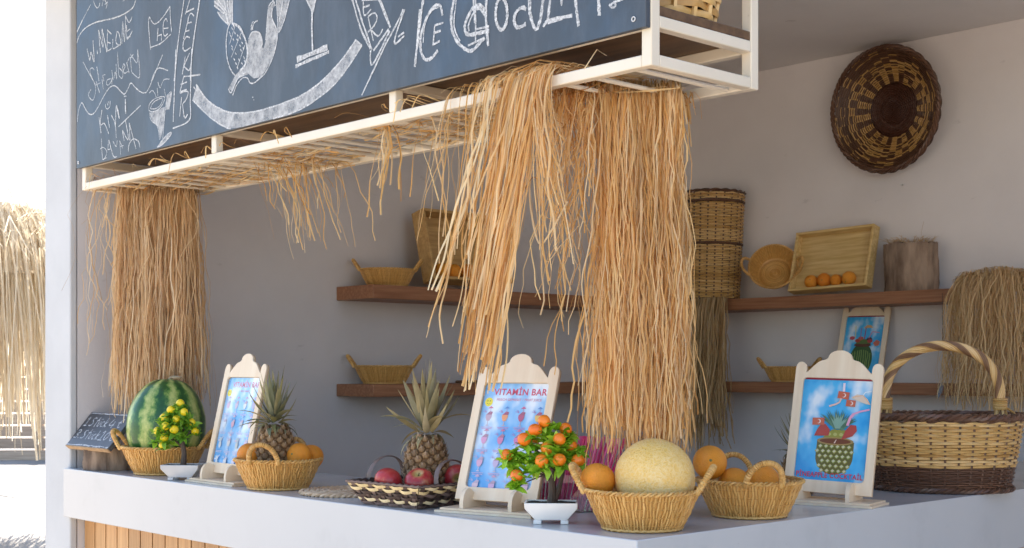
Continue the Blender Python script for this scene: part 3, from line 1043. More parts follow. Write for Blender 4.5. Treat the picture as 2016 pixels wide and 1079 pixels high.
def chalk_stroke(w, pts):
    P = smooth_path([(a / 1000, 0, b / 1000) for a, b in pts], 6) if len(pts) > 2 else [Vector((a / 1000, 0, b / 1000)) for a, b in pts]
    lay[0] += 1
    y = -0.0172 - (lay[0] % 40) * 0.00003
    Q = []
    for i, p in enumerate(P):
        Q.append(Vector((p.x + rng.uniform(-.0006, .0006), y, p.z + rng.uniform(-.0006, .0006))))
    ws = [w / 1000 * rng.uniform(0.5, 0.85) for _ in Q]
    lines.ribbon(Q, ws, (0, -1, 0))


for w, strokes in CHALK_LINES:
    for s in strokes:
        chalk_stroke(w, [(s[i], s[i + 1]) for i in range(0, len(s), 2)])
for i, s in enumerate(CHALK_FILLS):
    pts = [(s[k] / 1000, -0.0170 - i * 0.000004, s[k + 1] / 1000) for k in range(0, len(s), 2)]
    fills.add(pts, [tuple(range(len(pts)))])
tag(obj('chalk_drawing', lines, 'chalk_line', cb, smooth=False), kind='stuff')
tag(obj('chalk_shading', fills, 'chalk_smear', cb, smooth=False), kind='stuff')
for sx_, sz_ in ((-2.823, 2.278), (0.005, 2.280)):
    m = MB()
    m.tube([(sx_ + 0.005 * cos(a * pi / 8), -0.018, sz_ + 0.005 * sin(a * pi / 8)) for a in range(16)], 0.0014, 6, True)
    obj('screw', m, 'steel_screw', cb)

# ---- a nail left in the back wall
m = MB(); m.tube([(0, 0.012, 0), (0, -0.012, 0.002)], 0.004, 8)
tag(obj('wall_nail', m, 'steel_screw', loc=(-1.50, 3.69, 2.41)), 'small nail left in the back wall under the round wicker dish', 'nail')

# ---- wall shelves
def shelf(label, x0, x1, y0, y1, ztop, th, along):
    m = MB(); m.box(x0, x1, y0, y1, ztop - th, ztop)
    o = obj('wall_shelf', m, 'shelf_wood' if along == 'x' else 'shelf_wood_y', bevel=0.003)
    return tag(o, label, 'shelf', 'brown wall shelves')


ZS1, ZS2 = 1.865, 1.420
shelf('brown wooden shelf on the left wall holding a basket and a tray of oranges', -2.979, -2.70, 1.295, 3.449, ZS1, 0.062, 'y')
shelf('brown wooden shelf on the left wall holding a basket and a braided mat', -2.979, -2.70, 1.295, 3.449, ZS2, 0.056, 'y')
shelf('brown wooden shelf on the back wall holding tray, stump and tall basket', -2.978, -1.0, 3.45, 3.699, ZS1, 0.062, 'x')
shelf('brown wooden shelf on the back wall under the framed melon picture', -2.978, -0.30, 3.45, 3.699, ZS2, 0.056, 'x')

# ---- outside: slat fence and a thatched parasol
fn = thing('slat_fence', 'brown horizontal slat fence standing beyond the white pillar', 'fence', (-18.65, 6.41, 0), 0, rot=(0, 0, radians(46.9)))
slat = MB(); slat.box(-3.0, 3.0, -0.015, 0.015, 0, 0.165)
slat_me = mesh('slat', slat, 'fence_wood')
for k in range(8):
    o = link('slat', slat_me, fn, (0, 0, 0.03 + k * 0.192), (0, 0, 0))
pm = MB(); pm.box(-0.06, 0.06, 0.016, 0.11, 0, 1.75)
pm_me = mesh('fence_post', pm, 'fence_wood')
for xx in (-1.9, 0.25, 2.4):
    link('fence_post', pm_me, fn, (xx, 0, 0))

# ================================================================== baskets
def basket_meshes():
    """small honey wicker basket: fine upright cords twined round hoops; body, rim, handle"""
    rng = random.Random(21)
    H, R0, R1 = 0.092, 0.093, 0.1375

    def rad(t):
        return R0 + (R1 - R0) * (t ** 0.85)
    body = MB()
    N = 92
    for k in range(N):
        a0 = 2 * pi * k / N
        pts = []
        ph = k % 2
        K = 13
        for i in range(K):
            t = i / (K - 1)
            off = 0.0016 * cos(pi * (t * 5 + ph))
            a = a0 + 0.012 * sin(pi * t * 3 + k) + rng.uniform(-.006, .006)
            r = rad(t) + off
            pts.append((r * cos(a), r * sin(a), 0.002 + t * H))
        body.tube(pts, [0.0034 * rng.uniform(.85, 1.1) * (0.85 + 0.15 * i / K) for i in range(K)], 5, caps=False)
    for z in (0.16, 0.38, 0.60, 0.82):
        r = rad(z) + 0.0012
        pts = [((r + 0.0012 * cos(k * pi)) * cos(2 * pi * k / 96), (r + 0.0012 * cos(k * pi)) * sin(2 * pi * k / 96), 0.002 + z * H) for k in range(96)]
        body.tube(pts, 0.0016, 4, True)
    # inner lining and floor
    body.lathe([(0.004, 0.006), (R0 - 0.004, 0.006)] + [(rad(t) - 0.0006, 0.004 + t * H) for t in (0.1, 0.3, 0.5, 0.7, 0.9, 1.0)], 48, cap0=True, cap1=False)
    rr = 0.01
    while rr < R0 - .004:
        nn = 8 * max(3, int(rr * 100))
        body.tube([(rr * cos(2 * pi * k / nn), rr * sin(2 * pi * k / nn), 0.0075 + 0.0012 * cos(pi * k / 2)) for k in range(nn)], 0.0032, 4, True)
        rr += 0.0068
    body.lathe([(0.001, 0.0), (R0 + 0.001, 0.0), (R0 + 0.003, 0.004)], 48, cap1=False)
    pts = [((R0 + 0.003) * cos(2 * pi * k / 120), (R0 + 0.003) * sin(2 * pi * k / 120), 0.005 + 0.001 * sin(k * 1.7)) for k in range(120)]
    body.tube(pts, [0.0042 * (1 + 0.18 * sin(k * 1.57)) for k in range(120)], 6, True)
    rim = MB()
    M = 200
    for s in (0, 1):
        pts = []
        for k in range(M):
            a = 2 * pi * k / M
            tw = a * 32 + s * pi
            r = R1 + 0.0015 + 0.0034 * cos(tw)
            pts.append((r * cos(a), r * sin(a), H + 0.003 + 0.0034 * sin(tw)))
        rim.tube(pts, 0.0034, 5, True)
    hd = MB()
    pts = []
    K = 60
    for k in range(K + 1):
        f = k / K
        a = pi * f
        w = 0.047 * cos(a)
        up = 0.074 * abs(sin(a)) ** 0.8
        pts.append((R1 - 0.004 + up * 0.52, w, H + up * 0.86 - 0.004))
    hd.tube(pts, [0.0074 * (1 + (0.22 if (k % 2) else -0.06)) for k in range(K + 1)], 8)
    return mesh('basket_body', body, 'wicker_honey'), mesh('basket_rim', rim, 'wicker_honey'), mesh('basket_handle', hd, 'wicker_honey')


BB, BR, BH = basket_meshes()


def wicker_basket(label, loc, rotz, rot=None, scale=(1, 1, 1), group='small honey wicker baskets with two handles'):
    t = thing('wicker_basket', label, 'basket', loc, rotz, group, rot)
    t.scale = scale
    link('body', BB, t)
    link('rim', BR, t)
    link('handle', BH, t)
    link('handle', BH, t, (0, 0, 0), (0, 0, pi))
    return t


ZC = 1.1005
B_WM = (-2.470, 0.150, ZC)
B_PN = (-1.664, 0.125, ZC)
B_ML = (-0.136, 0.172, ZC)
B_OR = (-0.127, 0.590, ZC)
wicker_basket('honey wicker basket holding the watermelon', B_WM, 45, scale=(1.08, 1.08, 1.05))
wicker_basket('honey wicker basket holding a pineapple and oranges', B_PN, -52)
wicker_basket('honey wicker basket holding the cantaloupe melon', B_ML, 35)
wicker_basket('honey wicker basket heaped only with oranges', B_OR, -38)
wicker_basket('empty honey wicker basket on shelf beside the leaning crate of oranges', (-2.83, 1.475, ZS1 + .0005), 47, scale=(.92, .88, .82))
wicker_basket('empty honey wicker basket on the lower left shelf near braided mat', (-2.83, 1.455, ZS2 + .0005), 47, scale=(.97, .90, .85))
wicker_basket('empty honey wicker basket on the lower back shelf behind pineapple sign', (-2.09, 3.565, ZS2 + .0005), 47, scale=(.95, .85, .82))
tb = wicker_basket('honey wicker basket tipped on edge showing its inside on back shelf', (-2.175, 3.56, ZS1 + 0.128), 0, rot=(radians(66), radians(0), radians(28)), scale=(.92, .92, .92))


# ---- woven willow: sinuous weavers round upright stakes
def weave(mb, rad, z0, z1, rows, stakes, r_w, amp, sx=1.0, sy=1.0, rng=None, samples=4, a0=0.0, a1=2 * pi, off=0):
    n = stakes * samples
    for i in range(rows):
        z = z0 + (z1 - z0) * (i + 0.5) / rows
        R = rad(z)
        pts = []
        jz = rng.uniform(-.0006, .0006)
        for k in range(n):
            a = 2 * pi * k / n
            o = amp * cos(pi * k / samples + pi * (i + off))
            r = R + o
            pts.append((r * cos(a) * sx, r * sin(a) * sy, z + jz + 0.0012 * sin(a * 5 + i)))
        w = r_w * rng.uniform(.88, 1.1)
        mb.tube(pts, w, 5, True)


def stakes_mb(mb, rad, z0, z1, stakes, r, sx, sy, extra=0.0):
    for k in range(stakes):
        a = 2 * pi * k / stakes
        pts = []
        for i in range(7):
            z = z0 + (z1 - z0) * i / 6
            R = rad(z)
            pts.append((R * cos(a) * sx, R * sin(a) * sy, z))
        mb.tube(pts, r, 5)


def rope_ring(mb, rad, z, r, strands, turns, sx, sy, n=220, spread=1.0):
    for s in range(strands):
        pts = []
        for k in range(n):
            a = 2 * pi * k / n
            tw = a * turns + s * 2 * pi / strands
            R = rad + r * spread * cos(tw)
            pts.append((R * cos(a) * sx, R * sin(a) * sy, z + r * spread * 0.8 * sin(tw)))
        mb.tube(pts, r, 5, True)


def big_basket():
    rng = random.Random(8)
    SX, SY = 1.0, 0.80
    H = 0.232

    def rad(z):
        return 0.200 + (0.243 - 0.200) * min(1, z / H) ** 0.8
    t = thing('handled_basket', 'large oval willow basket with tall twisted handle, dark rim and base', 'basket', (-0.165, 1.665, ZC), 38)
    m = MB(); weave(m, rad, 0.082, H - 0.006, 18, 34, 0.0050, 0.0050, SX, SY, rng)
    obj('upper_weave', m, 'wicker_straw', t)
    m = MB(); weave(m, rad, 0.012, 0.082, 11, 34, 0.0036, 0.0048, SX, SY, rng)
    obj('lower_weave', m, 'wicker_dark', t)
    m = MB(); stakes_mb(m, rad, 0.0, H, 34, 0.0042, SX, SY)
    obj('stakes', m, 'wicker_dark', t)
    m = MB(); rope_ring(m, 0.246, H + 0.006, 0.0068, 3, 20, SX, SY, 260, 1.15)
    rope_ring(m, 0.240, H - 0.004, 0.005, 2, 16, SX, SY, 260)
    obj('rim', m, 'wicker_dark', t)
    m = MB(); rope_ring(m, 0.212, 0.009, 0.0052, 3, 22, SX, SY, 260, 1.2)
    m.lathe([(0.001, 0.004), (0.205, 0.004), (0.205, 0.010), (0.001, 0.010)], 48, None, SX, SY)
    obj('base_braid', m, 'wicker_dark', t)
    # handle: canes twisted round a core, straw and dark in turn
    hx, top = 0.178, 0.232
    K = 110
    core = []
    for k in range(K + 1):
        f = k / K
        if f < 0.12:
            core.append(Vector((-hx, 0, H - 0.05 + 0.11 * f / 0.12)))
        elif f > 0.88:
            core.append(Vector((hx, 0, H + 0.06 - 0.11 * (f - 0.88) / 0.12)))
        else:
            a = pi * (f - 0.12) / 0.76
            core.append(Vector((-hx * cos(a), 0, H + 0.06 + (top - 0.06) * abs(sin(a)) ** 0.85)))
    light = MB(); dark = MB()
    for s in range(14):
        pts = []
        for k, p in enumerate(core):
            f = k / K
            tn = (core[min(k + 1, K)] - core[max(k - 1, 0)]).normalized()
            n1 = Vector((0, 1, 0))
            n2 = tn.cross(n1)
            a = 2 * pi * s / 14 + f * 2 * pi * 4.2
            pts.append(p + (n1 * cos(a) + n2 * sin(a)) * 0.0132)
        (dark if s % 7 in (0, 1, 2) else light).tube(pts, 0.0037, 5)
    h = obj('handle', light, 'wicker_straw', t)
    obj('dark_cane', dark, 'wicker_dark_cane', h)
    for sx_ in (-1, 1):
        m = MB()
        for q in range(6):
            zc = H + 0.030 + q * 0.0062
            m.tube([(sx_ * hx + 0.0205 * cos(a * pi / 8), 0.0205 * sin(a * pi / 8), zc + 0.0015 * sin(a * pi / 8)) for a in range(16)], 0.0034, 5, True)
        for q in range(5):
            a = q * 2 * pi / 5
            m.tube([(sx_ * hx + 0.015 * cos(a), 0.015 * sin(a), H + 0.03), (sx_ * (hx + .004) + 0.020 * cos(a), 0.020 * sin(a), H - 0.03)], 0.0055, 5)
        obj('handle_binding', m, 'wicker_straw', t)
    m = MB()
    m.tube(smooth_path([(hx + .012, -0.008, H + .035), (hx + .040, -0.03, H + .012), (hx + .046, -.042, H - .030), (hx + .022, -.062, H - .075)], 6), 0.0038, 5)
    obj('loose_cane', m, 'wicker_straw', t)
    return t


fibre('wicker_dark_cane', [(0.17, 0.085, 0.04), (0.26, 0.14, 0.07)], 0.5, 0.0, 60, 0.4)
big_basket()


def tall_basket():
    rng = random.Random(9)
    t = thing('tall_wicker_basket', 'tall straight sided wicker basket with dark rim in the shelf corner', 'basket', (-2.575, 3.535, ZS1 + .001), 10, rot=(radians(-1.0), radians(1.2), 0))

    def rad(z):
        return 0.142 + 0.014 * z / 0.6
    m = MB(); weave(m, rad, 0.01, 0.30, 30, 22, 0.0053, 0.0048, 1, 1, rng)
    weave(m, rad, 0.315, 0.53, 22, 22, 0.0053, 0.0048, 1, 1, rng)
    weave(m, rad, 0.548, 0.585, 4, 22, 0.0053, 0.0048, 1, 1, rng)
    obj('body', m, 'wicker_straw', t)
    m = MB(); stakes_mb(m, rad, 0.0, 0.59, 22, 0.0045, 1, 1)
    obj('stakes', m, 'wicker_dark', t)
    for z in (0.308, 0.539):
        m = MB(); rope_ring(m, rad(z) + .002, z, 0.005, 2, 12, 1, 1, 140)
        obj('dark_band', m, 'wicker_dark', t)
    m = MB(); rope_ring(m, rad(.59) + .002, 0.592, 0.006, 2, 9, 1, 1, 140)
    obj('rim', m, 'wicker_dark', t)
    m = MB(); m.lathe([(0.001, 0.0), (0.140, 0.0), (0.140, 0.01), (0.001, 0.01)], 32)
    m.lathe([(0.130, 0.011), (0.138, 0.585)], 32, cap0=False, cap1=False)
    obj('lining', m, 'wicker_dark', t)


tall_basket()


def wall_tray():
    rng = random.Random(10)
    # shallow dish on the wall, its hollow facing the room
    t = thing('wall_basket_tray', 'round dark and straw striped wicker dish hung high on the back wall', 'basket', (-1.535, 3.690, 2.790), 0, rot=(radians(90 + 5), 0, radians(-3)))

    def rad_to_z(r):
        return 0.02 + 0.085 * max(0, (r - 0.135) / 0.17) ** 1.3
    centre = MB()
    r = 0.008
    i = 0
    NS = 34
    while r < 0.133:
        n = NS * 4
        pts = [((r) * cos(2 * pi * k / n), (r) * sin(2 * pi * k / n), rad_to_z(r) + 0.003 * cos(pi * k / 4 + pi * i)) for k in range(n)]
        centre.tube(pts, 0.0034, 4, True)
        r += 0.0062
        i += 1
    obj('centre_weave', centre, 'wicker_darkest', t)
    # wall of the dish: short straw and dark stitches make stripes that follow the stakes
    straw, dark = MB(), MB()
    rows = 34
    for q in range(rows):
        r = 0.138 + (0.300 - 0.138) * q / (rows - 1)
        z = rad_to_z(r)
        for k in range(NS):
            a0 = 2 * pi * k / NS
            pts = []
            for s in range(6):
                a = a0 + 2 * pi / NS * (s / 5)
                rr = r + rng.uniform(-.0006, .0006)
                pts.append((rr * cos(a), rr * sin(a), z + 0.0045 * sin(pi * s / 5) * (1 if (k + q) % 2 else -1)))
            isdark = rng.random() < ((.88 if k % 2 == 0 else .12) if q < 10 else (.75 if (k + q // 5) % 2 == 0 else .22) if q < 22 else .78)
            (dark if isdark else straw).tube(pts, 0.0028, 4, caps=False)
    obj('straw_stitches', straw, 'wicker_straw_deep', t)
    obj('dark_stitches', dark, 'wicker_dark', t)
    m = MB(); rope_ring(m, 0.304, rad_to_z(0.304) + .004, 0.0062, 3, 22, 1, 1, 220, 1.2)
    rope_ring(m, 0.310, rad_to_z(0.304) - .006, 0.005, 2, 15, 1, 1, 220, 1.1)
    obj('rim', m, 'wicker_dark', t)
    m = MB(); m.lathe([(0.001, 0.010), (0.13, 0.012)] + [(rr, rad_to_z(rr) - 0.009) for rr in (.15, .19, .23, .27, .30)], 48, cap1=False)
    obj('backing', m, 'wicker_dark', t)


fibre('wicker_straw_deep', [(0.42, 0.23, 0.06), (0.55, 0.32, 0.10), (0.62, 0.39, 0.15)], 0.42, 0.0, 60, 0.5)
wall_tray()


def strip_basket_on_canopy():
    rng = random.Random(12)
    t = thing('strip_basket', 'wide strip woven basket on the dark board at the canopy end', 'basket', (-0.115, 0.205, 2.315), 12)

    def rad(z):
        return 0.135 + 0.05 * z / 0.3
    m = MB()
    for i in range(17):
        z = 0.012 + i * 0.0185
        pts = []
        n = 64
        ph = rng.uniform(0, 6)
        for k in range(n):
            a = 2 * pi * k / n
            r = rad(z) + 0.006 * cos(pi * k / 4 + pi * i)
            pts.append(Vector((r * cos(a), r * sin(a), z + 0.005 * sin(2 * a + ph) + rng.uniform(-.001, .001))))
        vs = []
        w = 0.0085 * rng.uniform(.8, 1.15)
        for p in pts:
            d = Vector((p.x, p.y, 0)).normalized()
            vs += [p + Vector((0, 0, -w)), p + d * 0.003, p + Vector((0, 0, w))]
        fs = []
        for k in range(n):
            k2 = (k + 1) % n
            fs += [(3 * k, 3 * k2, 3 * k2 + 1, 3 * k + 1), (3 * k + 1, 3 * k2 + 1, 3 * k2 + 2, 3 * k + 2)]
        m.add(vs, fs)
    obj('woven_strips', m, 'wicker_straw', t)
    m = MB(); stakes_mb(m, rad, 0.0, 0.32, 16, 0.007, 1, 1)
    obj('stakes', m, 'wicker_straw', t)
    m = MB(); m.lathe([(0.001, 0.0), (0.132, 0.0), (0.132, 0.008), (0.001, 0.008)], 32)
    m.lathe([(0.122, 0.01), (0.17, 0.31)], 32, cap0=False, cap1=False)
    obj('lining', m, 'wicker_dark', t)


strip_basket_on_canopy()


def two_tone_basket():
    """low square basket of dark and cream flat strips, sides flaring out"""
    rng = random.Random(14)
    t = thing('flat_strip_basket', 'low square basket woven from dark and cream strips, holding apples and a pineapple', 'basket', (-0.970, 0.150, ZC), 4)
    H = 0.066
    b, tp = (0.112, 0.112), (0.152, 0.142)
    corners_b = [(-b[0], -b[1]), (b[0], -b[1]), (b[0], b[1]), (-b[0], b[1])]
    corners_t = [(-tp[0], -tp[1]), (tp[0], -tp[1]), (tp[0], tp[1]), (-tp[0], tp[1])]
    NS = 8
    cream, dark, stk = MB(), MB(), MB()
    for s in range(4):
        p0b, p1b = Vector((*corners_b[s], 0)), Vector((*corners_b[(s + 1) % 4], 0))
        p0t, p1t = Vector((*corners_t[s], H)), Vector((*corners_t[(s + 1) % 4], H))
        nrm = ((p1b - p0b).cross(p0t - p0b)).normalized()

        def S(u, v, o):
            return p0b.lerp(p1b, u).lerp(p0t.lerp(p1t, u), v) + nrm * o
        rows = 6
        for i in range(rows):
            v0 = 0.05 + i * 0.155
            v1 = v0 + 0.135
            iscream = i in (1, 4, 5)
            vs = []
            n = NS * 4 + 1
            for k in range(n):
                u = k / (n - 1)
                o = 0.0050 * sin(pi * (u * NS + i)) + 0.0008
                wv = 0.015 * cos(pi * (u * NS + i))
                vs += [S(u, v0 + wv, o), S(u, (v0 + v1) / 2 + wv, o + 0.0012), S(u, v1 + wv, o)]
            fs = []
            for k in range(n - 1):
                fs += [(3 * k, 3 * k + 3, 3 * k + 4, 3 * k + 1), (3 * k + 1, 3 * k + 4, 3 * k + 5, 3 * k + 2)]
            (cream if iscream else dark).add(vs, fs)
        for k in range(NS):
            u = (k + 0.5) / NS
            w = 0.22 / NS
            vs = []
            for q in range(5):
                v = q / 4
                vs += [S(u - w, v, -0.001), S(u + w, v, -0.001)]
            stk.add(vs, [(2 * q, 2 * q + 1, 2 * q + 3, 2 * q + 2) for q in range(4)])
        stk.add([S(0, 0, -.006), S(1, 0, -.006), S(1, 1, -.006), S(0, 1, -.006)], [(0, 1, 2, 3)])
    obj('cream_strips', cream, 'strip_cream', t)
    obj('dark_strips', dark, 'strip_dark', t)
    stk.box(-b[0], b[0], -b[1], b[1], 0.0, 0.004)
    obj('stakes', stk, 'strip_dark', t)
    rim = MB()
    cs = [Vector((*c, H)) for c in corners_t]
    pts = []
    for s in range(4):
        for k in range(24):
            pts.append(cs[s].lerp(cs[(s + 1) % 4], k / 24) + Vector((0, 0, 0.001 * cos(k * pi))))
    rim.tube(pts, [0.0042 * (1 + .15 * cos(k * pi)) for k in range(96)], 6, True)
    obj('rim', rim, 'strip_dark', t)
    for sgn in (-1, 1):
        h = MB()
        pts = []
        for k in range(31):
            a = pi * k / 30
            pts.append(Vector((sgn * (tp[0] - 0.008 - 0.012 * sin(a)), -0.068 * cos(a), H + 0.066 * abs(sin(a)) ** .9)))
        vs = []
        for k, p in enumerate(pts):
            wv = 0.0085 * (1 + 0.1 * (k % 2))
            vs += [p + Vector((-wv * sgn, 0, 0.001)), p + Vector((0, 0, .003)), p + Vector((wv * sgn, 0, 0.001)), p + Vector((0, 0, -.002))]
        fs = []
        for k in range(30):
            for j in range(4):
                j2 = (j + 1) % 4
                fs.append((4 * k + j, 4 * k + j2, 4 * k + 4 + j2, 4 * k + 4 + j))
        h.add(vs, fs)
        obj('handle', h, 'strip_dark', t)


two_tone_basket()


# ---- braided round mats
def mat_mb(R, th=0.008):
    m = MB()
    r = 0.012
    while r < R:
        n = max(24, int(2 * pi * r / 0.006))
        for s in range(2):
            pts = []
            for k in range(n):
                a = 2 * pi * k / n
                tw = a * round(r * 2 * pi / 0.034) + s * pi
                rr = r + 0.0042 * cos(tw)
                pts.append((rr * cos(a), rr * sin(a), th * 0.55 + 0.003 * sin(tw)))
            m.tube(pts, 0.0048, 5, True)
        r += 0.0165
    return m


o = obj('braided_mat', mat_mb(0.155), 'mat_fibre', loc=(-1.372, 0.190, ZC + .001))
tag(o, 'round braided fibre placemat lying on the counter beside dark strip basket', 'placemat', 'braided mats')
o = obj('braided_mat', mat_mb(0.10), 'wicker_dark_cane', loc=(-2.83, 2.02, ZS2 + .002))
tag(o, 'small brown braided mat on the lower shelf of the left wall', 'placemat', 'braided mats')


# ================================================================== fruit
def sphere_prof(r, h, n=18, dimple=0.0, p=1.0):
    prof = []
    for i in range(n + 1):
        a = pi * i / n
        rr = r * abs(sin(a)) ** p
        z = -h * cos(a)
        if dimple and i > n * 0.6:
            d = max(0, 1 - rr / (r * 0.30))
            z -= dimple * d * d
        prof.append((max(rr, 0.0004), z))
    return prof


OR = MB(); OR.lathe(sphere_prof(1.0, 0.97, 20, 0.05), 32)
# flower end / stem button
OR_me = mesh('orange', OR, 'orange_peel')
st = MB(); st.lathe([(0.001, 0.90), (0.075, 0.90), (0.085, 0.935), (0.04, 0.955), (0.001, 0.95)], 8)
simple('stem_green', (0.10, 0.13, 0.04), (0.18, 0.20, 0.07), rough=0.7, nscale=60)
ST_me = mesh('stem_button', st, 'stem_green')


def orange(label, loc, r, rot, group, s=1.0):
    t = thing('orange', label, 'orange', loc, 0, group, rot)
    t.scale = (r * rng.uniform(.97, 1.03), r * rng.uniform(.97, 1.03), r * s * rng.uniform(.95, 1.03))
    link('peel', OR_me, t)
    link('stem_button', ST_me, t)
    return t


rng = random.Random(31)


def R3():
    return (rng.uniform(0, 6.28), rng.uniform(0, 6.28), rng.uniform(0, 6.28))


def off(base, du, dv, dz):
    """du: along picture right, dv: away from the picture plane, dz: up; plain metres about a basket"""
    return (base[0] + du * 0.683 - dv * 0.730, base[1] + du * 0.730 + dv * 0.683, base[2] + dz)


# oranges with the pineapple
g1 = 'oranges in the pineapple basket'
orange('orange left of the pineapple, beside the menu board', off(B_PN, -0.096, 0.010, 0.106), 0.042, (2.0, 0.4, 0), g1)
orange('smooth round orange right of the pineapple in its basket', off(B_PN, 0.072, -0.022, 0.107), 0.042, (1.2, 0.9, 0), g1)
orange('orange half hidden behind another at the basket edge by pineapple', off(B_PN, 0.102, 0.035, 0.100), 0.041, (0.3, 2.0, 0), g1)
orange('orange beside the melon, seen through the basket handle', off(B_ML, -0.106, 0.020, 0.118), 0.0425, (0.2, 0.3, 1), 'oranges in the melon basket')
g2 = 'oranges heaped in the orange basket'
orange('large orange perched highest in the orange basket', off(B_OR, -0.105, -0.005, 0.142), 0.045, (1.2, 1.0, 0.4), g2)
orange('orange sunk lowest in the orange basket behind the handle', off(B_OR, -0.038, 0.000, 0.085), 0.044, (2, 0.3, 0), g2)
orange('orange framed by the front handle of the orange basket', off(B_OR, 0.030, -0.012, 0.092), 0.048, (0.3, 0.2, 0), g2)
orange('orange tucked at the back right inside the orange basket', off(B_OR, 0.055, 0.050, 0.078), 0.043, (0.3, 0.9, 0), g2)
orange('orange hidden low between others in orange basket', off(B_OR, -0.02, 0.07, 0.076), 0.042, (0.9, 0.9, 0), g2)


# watermelon
def watermelon():
    t = thing('watermelon', 'big upright dark green striped watermelon with curled dry stem', 'watermelon', (B_WM[0], B_WM[1], ZC + 0.012), 0, rot=(radians(-3), radians(2), radians(25)))
    m = MB()
    prof = []
    for i in range(29):
        a = pi * i / 28
        r = 0.143 * abs(sin(a)) ** 0.92
        z = 0.172 - 0.172 * cos(a)
        r *= 1.0 + 0.05 * cos(a)
        if i > 24:
            z -= 0.006 * (1 - r / 0.06) if r < 0.06 else 0
        prof.append((max(r, .0005), z))
    m.lathe(prof, 48)
    m.v = [(x * (1 + 0.008 * cos(10 * atan2(y, x))), y * (1 + 0.008 * cos(10 * atan2(y, x))), z) for x, y, z in m.v]
    obj('rind', m, 'watermelon_rind', t)
    s = MB()
    s.tube(smooth_path([(0, 0, 0.328), (0.004, 0.002, 0.344), (0.020, 0.010, 0.349), (0.040, 0.012, 0.348), (0.050, -0.004, 0.346), (0.040, -0.018, 0.345), (0.022, -0.014, 0.346)], 6), [0.0062 - 0.0001 * k for k in range(37)], 7, col=(0.40, 0.30, 0.18))
    obj('stem', s, 'stem_dry', t)


watermelon()


def cantaloupe():
    t = thing('cantaloupe', 'pale yellow netted cantaloupe melon sitting in a wicker basket', 'melon', off((B_ML[0], B_ML[1], ZC + 0.040), -0.006, 0, 0), 0, rot=(radians(-14), radians(22), radians(30)))
    m = MB()
    prof = []
    for i in range(27):
        a = pi * i / 26
        r = 0.0990 * abs(sin(a)) ** 0.95 * (1 + .04 * cos(a))
        z = 0.094 - 0.094 * cos(a)
        if r < 0.02 and i > 13:
            z -= 0.004
        prof.append((max(r, .0005), z))
    m.lathe(prof, 48)
    obj('rind', m, 'cantaloupe_rind', t)
    s = MB(); s.lathe([(0.001, 0.180), (0.010, 0.181), (0.011, 0.1845), (0.004, 0.1855), (0.001, 0.184)], 10, (0.36, 0.30, 0.10))
    obj('stem_scar', s, 'stem_dry', t)


cantaloupe()


def apple(label, loc, r, rot):
    t = thing('apple', label, 'apple', loc, 0, 'red apples in the strip basket', rot)
    m = MB()
    prof = []
    for i in range(25):
        a = pi * i / 24
        rr = r * (abs(sin(a)) ** 0.9) * (1 + 0.10 * -cos(a))
        z = -r * 0.86 * cos(a)
        if i > 12:
            d = max(0, 1 - rr / (r * 0.55))
            z -= r * 0.42 * d * d
        else:
            d = max(0, 1 - rr / (r * 0.4))
            z += r * 0.18 * d * d
        prof.append((max(rr, 0.0004), z))
    m.lathe(prof, 32)
    m.v = [(x * (1 + 0.02 * cos(5 * atan2(y, x)) * (0.3 + max(0, -z / r))), y * (1 + 0.02 * cos(5 * atan2(y, x)) * (0.3 + max(0, -z / r))), z) for x, y, z in m.v]
    obj('skin', m, 'apple_skin', t)
    s = MB(); s.tube([(0, 0, r * .40), (0.001, 0, r * .62), (0.004, 0.001, r * .82)], [0.0022, 0.0016, 0.002], 6, col=(0.14, 0.09, 0.04))
    obj('stem', s, 'stem_dry', t)


B_ST = (-0.970, 0.150, ZC)
apple('plain crimson apple beside the dark handle in the strip basket', off(B_ST, -0.082, -0.045, 0.068), 0.042, (2.2, 0.5, 0.3))
apple('red apple with its yellow stem hollow turned up, before the pineapple', off(B_ST, 0.008, -0.085, 0.070), 0.041, (0.55, 0.30, 0.2))
apple('orange red apple under the right handle of the strip basket', off(B_ST, 0.112, 0.005, 0.074), 0.040, (1.6, 0.4, 0.9))


# pineapples: eyes and leaves are pieces of their own
def eye_mesh():
    m = MB()
    vs = []
    for k in range(6):
        a = pi / 3 * k
        vs.append((cos(a), sin(a) * 1.0, -0.25))
    for k in range(6):
        a = pi / 3 * k
        vs.append((cos(a) * .74, sin(a) * .74, 0.30))
    for k in range(6):
        a = pi / 3 * k
        vs.append((cos(a) * .26, sin(a) * .26 + 0.06, 0.46))
    vs.append((0, 0.75, 1.25))
    fs = []
    for k in range(6):
        j = (k + 1) % 6
        fs += [(k, j, 6 + j, 6 + k), (6 + k, 6 + j, 12 + j, 12 + k), (12 + k, 12 + j, 18)]
    m.add(vs, fs)
    return mesh('pineapple_eye', m, 'pine_scale', True, 50)


EYE = eye_mesh()


def leaf_mesh(L, W, curl, n=8, mat='pine_leaf', twist=0.0, fold=0.35, name='leaf', tip=1.4):
    m = MB()
    vs = []
    x = z = 0.0
    a = 0.0
    for i in range(n + 1):
        f = i / n
        w = W * (1 - f ** tip) * (0.8 + 0.5 * min(1, f * 4)) + 0.0006
        tw = twist * f
        vs += [(x - sin(a) * fold * w * 0 + 0, -w * cos(tw), z + w * sin(tw) + fold * w), (x, 0, z), (x, w * cos(tw), z - w * sin(tw) + fold * w)]
        a += curl / n
        x += L / n * cos(a)
        z += L / n * sin(a)
    fs = []
    for i in range(n):
        o = 3 * i
        fs += [(o, o + 3, o + 4, o + 1), (o + 1, o + 4, o + 5, o + 2)]
    m.add(vs, fs)
    return mesh(name, m, mat, True, 80)


